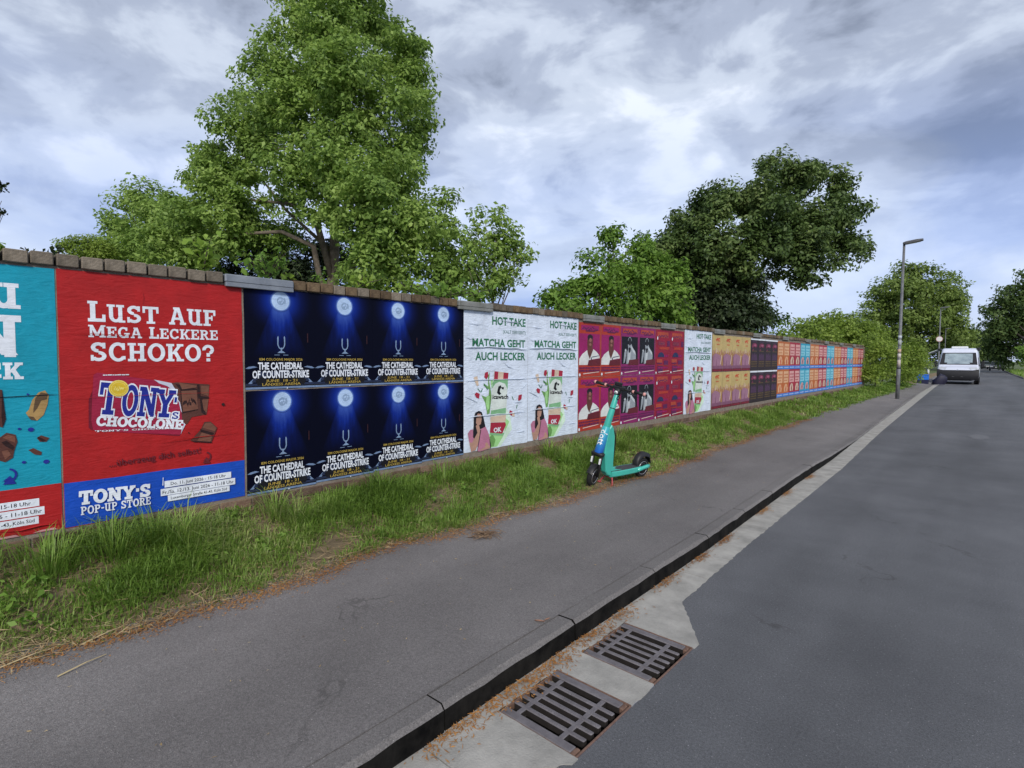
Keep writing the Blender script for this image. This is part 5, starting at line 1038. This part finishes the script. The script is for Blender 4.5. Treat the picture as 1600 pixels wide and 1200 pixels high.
MB().lathe([(.016, .034), (.024, .034), (.024, .038), (.016, .038)], 16, 'y', tuple(L_(.93))).build('stem_emblem', SBLK, stem)
# wordmark on the front panel, read downwards
V_, F_ = font_tris('dott', .012); x0, x1 = V_[:, 0].min(), V_[:, 0].max(); sx_ = .18/(x1-x0); n_f = Vector((math.cos(math.atan2(axv.x, axv.z)), 0, -axv.x/axv.z*math.cos(math.atan2(axv.x, axv.z)))); n_f = Vector((axv.z, 0, -axv.x))
topw = L_(.38)
for turn, nm in ((0, 'front'), (1, 'side')):
    nrm = (n_f*.35+Vector((0, 1, 0))*.94) if turn else n_f
    nrm.normalize(); tang = axv.cross(nrm).normalized()
    if turn: continue
    V = []
    for a, b_ in V_:
        yy = (b_-.35)*sx_*.95
        c_ = topw-axv*((a-x0)*sx_)
        wy = yy+.022; d_ = .0515*(max(1-(abs(wy)/.049)**2.6, .02))**.42
        V.append(c_+Vector((0, 1, 0))*wy+n_f*(d_+.0022))
    MB().add(V, F_).build('wordmark', REFL, sc)
# neck and deck
MB().prism([(.335, .40), (.30, .25), (.285, .17), (.25, .125), (.19, .105), (.0, .105), (.0, .165), (.13, .175), (.165, .20), (.175, .26), (.185, .45), (.20, .60), (.235, .70), (.262, .735), (.295, .70), (.33, .56)], -.048, .048, .012).build('neck', TURQ, sc)
MB().prism([(.163, .21), (.176, .21), (.186, .45), (.20, .60), (.225, .67), (.212, .675), (.188, .605), (.173, .45)], -.030, .030, .004).build('neck_strip', SBLK, sc)
MB().tube([(.20, .03, .66), (.17, .035, .60), (.155, .03, .5), (.15, .02, .3), (.13, 0, .19)], .007, 6).build('cable', SBLK, sc, True)
dk = MB()
V = []; outl = [(.20, .070), (.10, .082), (-.10, .085), (-.28, .078), (-.34, .060)]
pr_ = [(x, y_) for x, y_ in outl]+[(x, -y_) for x, y_ in reversed(outl)]; n = len(pr_)
for z, s_ in ((.098, .88), (.112, 1), (.160, 1), (.168, .96)): V += [(x, y_*s_, z) for x, y_ in pr_]
dk.add(V, [(k*n+i, k*n+(i+1) % n, (k+1)*n+(i+1) % n, (k+1)*n+i) for k in range(3) for i in range(n)]+[tuple(range(n-1, -1, -1)), tuple(3*n+i for i in range(n))])
deck = dk.build('deck', TURQ, sc); 
MB().add([(x, y_*.84, .1695) for x, y_ in pr_]+[(x, y_*.84, .160) for x, y_ in pr_], [tuple(range(n))]+[(i, n+i, n+(i+1) % n, (i+1) % n) for i in range(n)]).build('deck_mat', SMAT, deck)
for s_ in (-1, 1): MB().tube([(-.26, .078*s_, .135), (-.36, .070*s_, .145), (-.45, .060*s_, .150), (-.50, .056*s_, .155)], [.026, .025, .026, .024], 8).build('rear_arm', TURQ, sc, True)
rg = MB(); q = []
for i in range(12):
    a = R_(15+13.5*i); e = .02+.055*max(0, math.sin(R_(15*i)))*(.3 if i > 8 else 1); q.append([(-WB+(WR+e)*math.cos(a), y_, WR+(WR+e)*math.sin(a)-(.05 if abs(y_) > .04 else 0)) for y_ in (-.043, -.034, .034, .043)])
rg.add([v for r in q for v in r], [(i*4+j, i*4+j+1, (i+1)*4+j+1, (i+1)*4+j) for i in range(11) for j in range(3)]); rg.build('rear_mudguard', SBLK, sc, True)
ks_ = empty('x'); bpy.data.objects.remove(ks_)
mb = MB()
for s_ in (-1, 1): mb.tube([(.17, .045*s_, .105), (.19, .075*s_, .055), (.215, .10*s_, .006)], [.011, .008, .007], 6); mb.bbox(.195, .235, .10*s_-.018, .10*s_+.018, -.004, .012, .003)
mb.bbox(.15, .19, -.05, .05, .08, .108, .004); mb.build('kickstand', PINKR, sc)
# handlebar
H = A1+axv*.045
rbar(A1-axv*.02, A1+axv*.055, .075, .08, .085, .085, 'head', SBLK, ST)
hb = MB().tube([H+Vector((-.02, y_, .012+.02*abs(y_))) for y_ in np.linspace(-.31, .31, 9)], .0125, 8).xf(ST); hbo = hb.build('handlebar', SBLK, sc, True)
for s_ in (-1, 1):
    MB().tube([H+Vector((-.02, .19*s_, .0158)), H+Vector((-.022, .30*s_, .018))], [.018, .019], 10).xf(ST).build('grip', SBLK, hbo, True)
    MB().tube([H+Vector((-.022, .30*s_, .018)), H+Vector((-.022, .325*s_, .0185))], [.021, .019], 10).xf(ST).build('grip_end', GRIP_END, hbo, True)
    MB().tube([H+Vector((-.02, .165*s_, .0155)), H+Vector((-.02, .188*s_, .0158))], [.019, .019], 10).xf(ST).build('grip_ring', GRIP_END, hbo, True)
    MB().tube([H+Vector((0, .13*s_, .0)), H+Vector((.05, .15*s_, -.004)), H+Vector((.045, .25*s_, -.012))], [.009, .007, .006], 6).xf(ST).build('brake_lever', SBLK, hbo, True)
MB().bbox(-.045, .03, -.075, .075, .0, .045, .01).xf(Matrix.Translation(H)).xf(ST).build('display', SBLK, sc); MB().bbox(-.03, .025, -.05, .03, .046, .085, .006).xf(Matrix.Translation(H)).xf(ST).build('phone_holder', SBLK, sc); MB().lathe([(.0, 0), (.018, .0), (.022, .02), (.0, .024)], 14, 'x', (H.x+.035, 0, H.z-.03)).xf(ST).build('headlight', REFL, sc, True)

# ================================================================== lamp posts
GALV = mat('galvanised_steel', (.115, .12, .13), .6, c2=(.19, .195, .205), vscale=8, metal=.3); LHEAD = mat('lamp_head_grey', (.10, .10, .105), .5, var=.15); LGL = mat('lamp_glass', (.42, .42, .38), .3)
def lamp(x, y, zb, label, sticker=False, sign=False, H_=6.1, lean=(0, 0)):
    root = empty('street_lamp', (x, y, zb)); root.rotation_euler = (lean[0], lean[1], 0); tag(root, label, 'street lamp', 'street lamps along the footway')
    MB().tube([(0, 0, -.1), (0, 0, 1.25), (0, 0, 1.27), (0, 0, H_)], [.072, .072, .056, .042], 14).build('pole', GALV, root, True)
    MB().bbox(-.03, .03, -.078, -.06, .55, .95, .004).build('service_door', GALV, root)
    mb = MB(); mb.tube([(0, 0, H_-.02), (.0, 0, H_+.05), (.12, -.02, H_+.07)], [.045, .045, .04], 10)
    V = []; 
    for u, w, h in ((-.04, .07, .07), (.06, .12, .10), (.38, .15, .10), (.60, .12, .06)):
        for a, b_ in ((-1, -.5), (-1, .2), (-.5, .6), (.5, .6), (1, .2), (1, -.5)): V.append((u, a*w/1.0, H_+.06+b_*h+u*.12))
    mb.add(V, [(k*6+i, k*6+(i+1) % 6, (k+1)*6+(i+1) % 6, (k+1)*6+i) for k in range(3) for i in range(6)]+[(5, 4, 3, 2, 1, 0), (18, 19, 20, 21, 22, 23)])
    mb.build('lamp_head', LHEAD, root); MB().add([(.12, -.10, H_+.02), (.52, -.10, H_+.068), (.52, .10, H_+.068), (.12, .10, H_+.02)], [(3, 2, 1, 0)]).build('lamp_glass', LGL, root)
    if sticker:
        for z0, z1, m_ in ((1.28, 1.55, mat('sticker_silver', (.32, .31, .30), .6, c2=(.5, .42, .36), vscale=25)), (1.62, 1.80, mat('sticker_white', (.62, .60, .56), .6, c2=(.35, .30, .28), vscale=30)), (1.84, 1.98, mat('sticker_orange', (.45, .24, .12), .6, c2=(.5, .45, .4), vscale=30)), (2.12, 2.34, mat('sticker_grey', (.24, .26, .27), .6, c2=(.40, .42, .42), vscale=30)), (2.40, 2.52, mat('sticker_pale', (.45, .50, .55), .6, var=.3, vscale=30))):
            MB().tube([(0, 0, z0), (0, 0, z1)], [.0605, .0600], 14).build('sticker', m_, root, True)
        MB().tube([(0, 0, 1.20), (0, 0, 1.255)], [.078, .078], 14).build('collar', SBLK, root, True)
    if sign:
        d = MB().lathe([(.0, 0), (.24, 0), (.24, .02), (.0, .02)], 24, 'y', (0, -.09, sign)); s_ = d.build('round_sign', mat('sign_white', (.72, .70, .68), .5), root); MB().lathe([(.21, -.004), (.24, -.004), (.24, 0), (.21, 0)], 24, 'y', (0, -.09, sign)).build('sign_ring', mat('sign_ring_red', (.50, .22, .22), .5), s_)
    return root
LP = on_z(1402, 622, .09); lamp(LP[0], LP[1], .07, 'near grey lamp post with stickers on its lower pole', True, lean=(0, R_(.3)))
def lamp_at(px, ytop, **k):
    for Z in np.arange(25, 120, .25):
        q = at(px, ytop, Z)
        if q[2] >= 6.15: break
    return q
q2 = lamp_at(1470, 482); lamp(q2[0], q2[1], .03, 'second lamp post with a round sign, rising behind the van', False, 3.45)
q3 = lamp_at(1478, 514); lamp(q3[0], q3[1], .03, 'farthest lamp post, thin and pale above the van roof')

# ================================================================== white van
VW = mat('van_white', (.62, .65, .76), .3, var=.05, vscale=3, coat=.3); VBLK = mat('van_black_plastic', (.014, .014, .017), .6, var=.2); VGL = mat('van_glass', (.02, .025, .03), .08, spec=.6); SHADE = mat('silver_sunshade', (.42, .50, .52), .35, c2=(.20, .25, .29), vscale=2.2, metal=.5); VLAMP = mat('headlight_glass', (.45, .47, .50), .15)
vl, vr = on_z(1468, 601, 0), on_z(1528, 603, 0)
vx = (vl[0]+vr[0])/2-.14; vy = 46.4
van = empty('camper_van', (vx, vy, 0)); van.scale = (1.07, 1, .97); van.rotation_euler = (0, 0, R_(.5)); tag(van, 'white camper van parked half on the kerb, facing the camera', 'van')
# stations along y (front at 0): (y, half width bottom, half width top, z bottom, z top)
def ring(y, hw, z0, zs, hwt, z1, n=5):
    """half section: sill, shoulder, roof"""
    pts = [(-hw*.94, z0), (-hw, z0+.18), (-hw, zs)]
    for i in range(n): a = i/(n-1); pts.append((-(hwt+(.0)*a)+(.16*(1-math.cos(a*math.pi/2))), zs+(z1-zs)*(.0+1.0*math.sin(a*math.pi/2)) if False else zs+(z1-zs)*(.80+.20*math.sin(a*math.pi/2))))
    return pts+[(-x, z) for x, z in reversed(pts)]
st = [(0.0, .84, .30, .86, .70, .98), (.06, .95, .30, .98, .86, 1.06), (.30, 1.0, .30, 1.08, .93, 1.17), (.62, 1.02, .30, 1.16, .97, 1.27), (.70, 1.02, .30, 1.18, .97, 1.34), (1.30, 1.02, .30, 1.25, .90, 2.18), (1.55, 1.02, .30, 1.30, .90, 2.44), (1.9, 1.02, .30, 1.30, .92, 2.52), (5.4, 1.02, .30, 1.30, .92, 2.52), (5.55, .98, .30, 1.30, .88, 2.46)]
V = []; R2 = [ring(y, *a) for y, *a in st]; n = len(R2[0])
for (y, *a), r in zip(st, R2): V += [(x, y, z) for x, z in r]
F = [(k*n+i, k*n+i+1, (k+1)*n+i+1, (k+1)*n+i) for k in range(len(st)-1) for i in range(n-1)]+[tuple(range(n)), tuple((len(st)-1)*n+i for i in range(n-1, -1, -1))]+[((k)*n+n-1, k*n, (k+1)*n, (k+1)*n+n-1) for k in range(len(st)-1)]
MB().add(V, F).build('body', VW, van)
def slope(y, off=.012): return np.interp(y, [.70, 1.30, 1.55], [1.34, 2.18, 2.44])+off
ws = MB(); V = []
for y in (.74, 1.0, 1.26):
    for u in (-1, -.5, 0, .5, 1): w = np.interp(y, [.7, 1.3], [.90, .79]); V.append((u*w, y-.03+.03*u*u, slope(y)+.012-.01*u*u))
ws.add(V, [(j*5+i, j*5+i+1, (j+1)*5+i+1, (j+1)*5+i) for j in range(2) for i in range(4)]); MB().add([(-.935, .70, 1.372), (.935, .70, 1.372), (.825, 1.30, 2.205), (-.825, 1.30, 2.205)], [(0, 1, 2, 3)]).build('screen_surround', VBLK, van); wso = ws.build('windscreen', SHADE, van, True)
MB().add([(-.55, .98, slope(.98)+.035), (.5, .98, slope(.98)+.035), (.42, 1.09, slope(1.09)+.032), (-.3, 1.12, slope(1.12)+.032)], [(0, 1, 2, 3)]).build('screen_fold', mat('sunshade_dark', (.10, .12, .15), .4), wso)
MB().add([(-.88, .715, slope(.715)+.03), (.88, .715, slope(.715)+.03), (.88, .79, slope(.79)+.032), (-.88, .79, slope(.79)+.032)], [(0, 1, 2, 3)]).build('wiper_cowl', VBLK, van)
for s_ in (-1, 1):
    MB().add([(1.03*s_, .95, 1.28), (1.03*s_, 1.75, 1.32), (.985*s_, 1.75, 1.92), (.975*s_, 1.42, 1.90)], [(0, 1, 2, 3)]).build('side_window', VGL, van)
    MB().bbox(min(1.10*s_, 1.26*s_), max(1.10*s_, 1.26*s_), .92, 1.10, 1.18, 1.62, .03).build('mirror', VBLK, van)
    MB().tube([(1.0*s_, 1.0, 1.28), (1.14*s_, 1.0, 1.3)], .025, 6).build('mirror_arm', VBLK, van)
    MB().add([(.55*s_, .20, 1.165), (.90*s_, .30, 1.20), (.965*s_, .20, 1.12), (.93*s_, .06, 1.045), (.60*s_, .02, 1.03)], [(0, 1, 2, 3, 4)]).build('headlight', VLAMP, van)
    for yy in (.95, 4.45):
        tw = MB().lathe([(.20, -.11), (.33, -.11), (.345, -.08), (.345, .08), (.33, .11), (.20, .11)], 22, 'x', (.90*s_, yy, .345)); wo = tw.build('wheel', RUBB, van, True); MB().lathe([(.0, -.09), (.21, -.10), (.21, .10), (.0, .09)], 18, 'x', (.90*s_, yy, .345)).build('rim', SILV, wo)
        MB().lathe([(.36, -.01), (.43, -.012), (.43, .012), (.36, .01)], 22, 'x', (1.018*s_, yy, .36)).build('wheel_arch', VBLK, van)
MB().prism([(0, 0), (0, 0)], 0, 0) if False else None
bmp = MB(); V = []
for z, o_, w in ((.28, .02, .90), (.34, -.05, .99), (.62, -.06, 1.03), (.86, -.05, 1.03), (.93, .0, .99)):
    for u in (-1, -.88, -.5, 0, .5, .88, 1): V.append((u*w, o_+.10*abs(u)**4-.03, z+(.13*abs(u)**3 if z > .7 else 0)))
bmp.add(V, [(j*7+i, j*7+i+1, (j+1)*7+i+1, (j+1)*7+i) for j in range(4) for i in range(6)]); bmp.build('bumper', VBLK, van, True)
MB().bbox(-.70, .70, -.03, .02, .88, .99, .008).build('grille', VBLK, van); MB().bbox(-.26, .26, -.085, -.07, .52, .63, .004).build('number_plate', mat('dim_plate', (.10, .10, .10), .6), van)
MB().lathe([(.0, -.03), (.06, -.03), (.06, 0), (.0, 0)], 16, 'y', (0, -.0, .97)).build('badge', SILV, van)
MB().bbox(-.42, .42, 1.9, 2.7, 2.52, 2.66, .03).build('roof_hatch', REFL, van); MB().bbox(.86, 1.0, 1.7, 4.6, 2.36, 2.56, .02).build('roof_rail_box', VBLK, van)
for yy in (1.95, 4.4): MB().tube([(-.95, yy, 2.44), (-1.02, yy, 2.46), (-1.75, yy, 2.06)], .02, 6).build('awning_arm', SILV, van)
MB().bbox(-1.12, -.96, 1.85, 4.5, 2.40, 2.52, .02).build('awning_case', VBLK, van)
aw = MB(); aw.add([(-1.02, 1.9, 2.50), (-1.02, 4.45, 2.50), (-1.80, 4.45, 2.10), (-1.80, 1.9, 2.10), (-1.02, 1.9, 2.47), (-1.02, 4.45, 2.47), (-1.80, 4.45, 2.06), (-1.80, 1.9, 2.06)], [(0, 1, 2, 3), (7, 6, 5, 4), (0, 3, 7, 4), (3, 2, 6, 7), (2, 1, 5, 6)]); aw.build('awning', mat('awning_cloth', (.55, .60, .62), .7), van)
MB().box(-.9, .9, .9, 5.2, .24, .34).build('underbody', VBLK, van)
# blue crate and dark bags beside it
bq = on_z(1449, 598, .06)
BL = mat('crate_blue', (.02, .16, .62), .5, var=.2); cr = empty('plastic_crate', (bq[0]-.05, bq[1]-2.5, .06)); tag(cr, 'bright blue plastic crate on the footway beside the van', 'crate')
mb = MB(); 
for a in ((-.3, -.27, -.25, .25), (.27, .3, -.25, .25), (-.27, .27, -.25, -.22), (-.27, .27, .22, .25)): mb.bbox(*a, .28, .62, .006)
mb.build('crate_wall', BL, cr); MB().bbox(-.27, .27, -.22, .22, .30, .33, .004).build('crate_floor', BL, cr); MB().bbox(-.31, .31, -.26, .26, .57, .61, .006).build('crate_rim', mat('crate_rim_blue', (.015, .11, .45), .5), cr)
MB().bbox(-.29, .29, -.24, .24, .0, .285, .02).build('crate_base', mat('crate_base_dark', (.012, .015, .05), .6), cr)
bg_ = MB(); V = []
for z, s_ in ((0, .9), (.12, 1.05), (.28, 1.), (.38, .7), (.42, .2)):
    for i in range(14): a = 6.2832*i/14; V.append((.36*s_*math.cos(a)*(1+.2*math.sin(3*a+z*9))+.25*z, .26*s_*math.sin(a)*(1+.15*math.sin(2*a)), z*(1.25+.45*math.sin(a+2.2)+.15*math.sin(3*a))))
bg_.add(V, [(k*14+i, k*14+(i+1) % 14, (k+1)*14+(i+1) % 14, (k+1)*14+i) for k in range(4) for i in range(14)]+[tuple(56+i for i in range(14))])
tag(bg_.build('dark_bag', mat('bag_dark', (.014, .014, .035), .6, var=.3), None, True, (bq[0]+.72, bq[1]-2.3, .05)), 'dark slumped bag between the blue crate and the van', 'bag')
# small white post behind
pq = at(1451, 566, 52); po = empty('marker_post', (pq[0], pq[1], .05)); tag(po, 'small white marker post by the bushes left of the van', 'post'); MB().tube([(0, 0, 0), (0, 0, .9), (0, 0, .95)], [.09, .09, .06], 10).build('post', mat('post_white', (.66, .68, .64), .6), po, True); MB().tube([(0, 0, .70), (0, 0, .80)], [.094, .094], 10).build('band', VBLK, po, True)

# ================================================================== parked cars far down the road
def car(x, y, rz, body, label, L_=4.3):
    root = empty('parked_car', (x, y, 0), rz); tag(root, label, 'car', 'cars parked along the far road'); hl = L_/2
    MB().prism([(-hl, .32), (-hl+.03, .62), (-hl+.12, .74), (-hl+1.05, .92), (-hl+1.15, .95), (hl-.55, .97), (hl-.08, .90), (hl, .6), (hl-.02, .32)], -.86, .86, .05).build('body', body, root)
    MB().prism([(-hl+1.0, .92), (-hl+1.75, 1.42), (-hl+2.0, 1.48), (hl-1.0, 1.46), (hl-.45, .96)], -.70, .70, .06).build('cabin', VGL, root)
    MB().prism([(-hl+1.72, 1.425), (-hl+2.0, 1.50), (hl-1.0, 1.48), (hl-.88, 1.40), (hl-1.05, 1.44), (-hl+2.0, 1.45)], -.68, .68, .02).build('roof', body, root)
    for s_ in (-1, 1):
        for xx in (-hl+.85, hl-.85): w_ = MB().lathe([(.17, -.09), (.30, -.09), (.31, 0), (.30, .09), (.17, .09)], 18, 'y', (xx, .80*s_, .31)).build('wheel', RUBB, root, True); MB().lathe([(0, -.07), (.19, -.07), (.19, .07), (0, .07)], 14, 'y', (xx, .80*s_, .31)).build('rim', SILV, w_)
        MB().bbox(-hl-.005, -hl+.12, min(.48*s_, .80*s_), max(.48*s_, .80*s_), .60, .72, .01).build('headlight', VLAMP, root)
        MB().bbox(-hl+1.25, -hl+1.4, min(.86*s_, 1.0*s_), max(.86*s_, 1.0*s_), .95, 1.07, .01).build('mirror', body, root)
    MB().bbox(-hl-.03, -hl+.05, -.5, .5, .34, .48, .01).build('bumper_grille', VBLK, root); MB().bbox(-hl-.04, -hl-.02, -.26, .26, .49, .60, .004).build('number_plate', mat('plate_white', (.6, .6, .6), .5), root)
c1 = on_z(1539, 577, 0); c2 = on_z(1557, 579.5, 0); c3 = on_z(1548, 577.5, 0)
car(c2[0], c2[1]+2, R_(91), mat('car_dark', (.02, .022, .028), .3, coat=.4), 'dark car at the front of the far parked row, by the grass')
car(c1[0]+.3, c1[1]+4, R_(91), mat('car_grey_green', (.06, .075, .07), .3, coat=.4), 'grey-green car parked far off, just right of the van')
car(c3[0]+.25, c3[1]+9, R_(91), mat('car_pale', (.42, .33, .30), .3, coat=.4), 'pale car half hidden between the two darker far cars')
# ================================================================== wooden fence at the right edge
WOODG = mat('mossy_wood', (.28, .33, .10), .9, c2=(.42, .44, .2), vscale=6, bump=.5); fq = on_z(1594, 589, .05)
fe = empty('wooden_fence', (fq[0]+.15, fq[1]-6, .05)); tag(fe, 'mossy green wooden fence at the right edge of the road', 'fence')
for k in range(4): MB().bbox(1.4*k-.07, 1.4*k+.07, -.06, .06, 0, 1.75, .01).build('post', WOODG, fe)
for k in range(3):
    for z in (.35, .95, 1.6): MB().bbox(1.4*k+.07, 1.4*k+1.33, -.03, .03, z, z+.13, .008).build('rail', WOODG, fe)
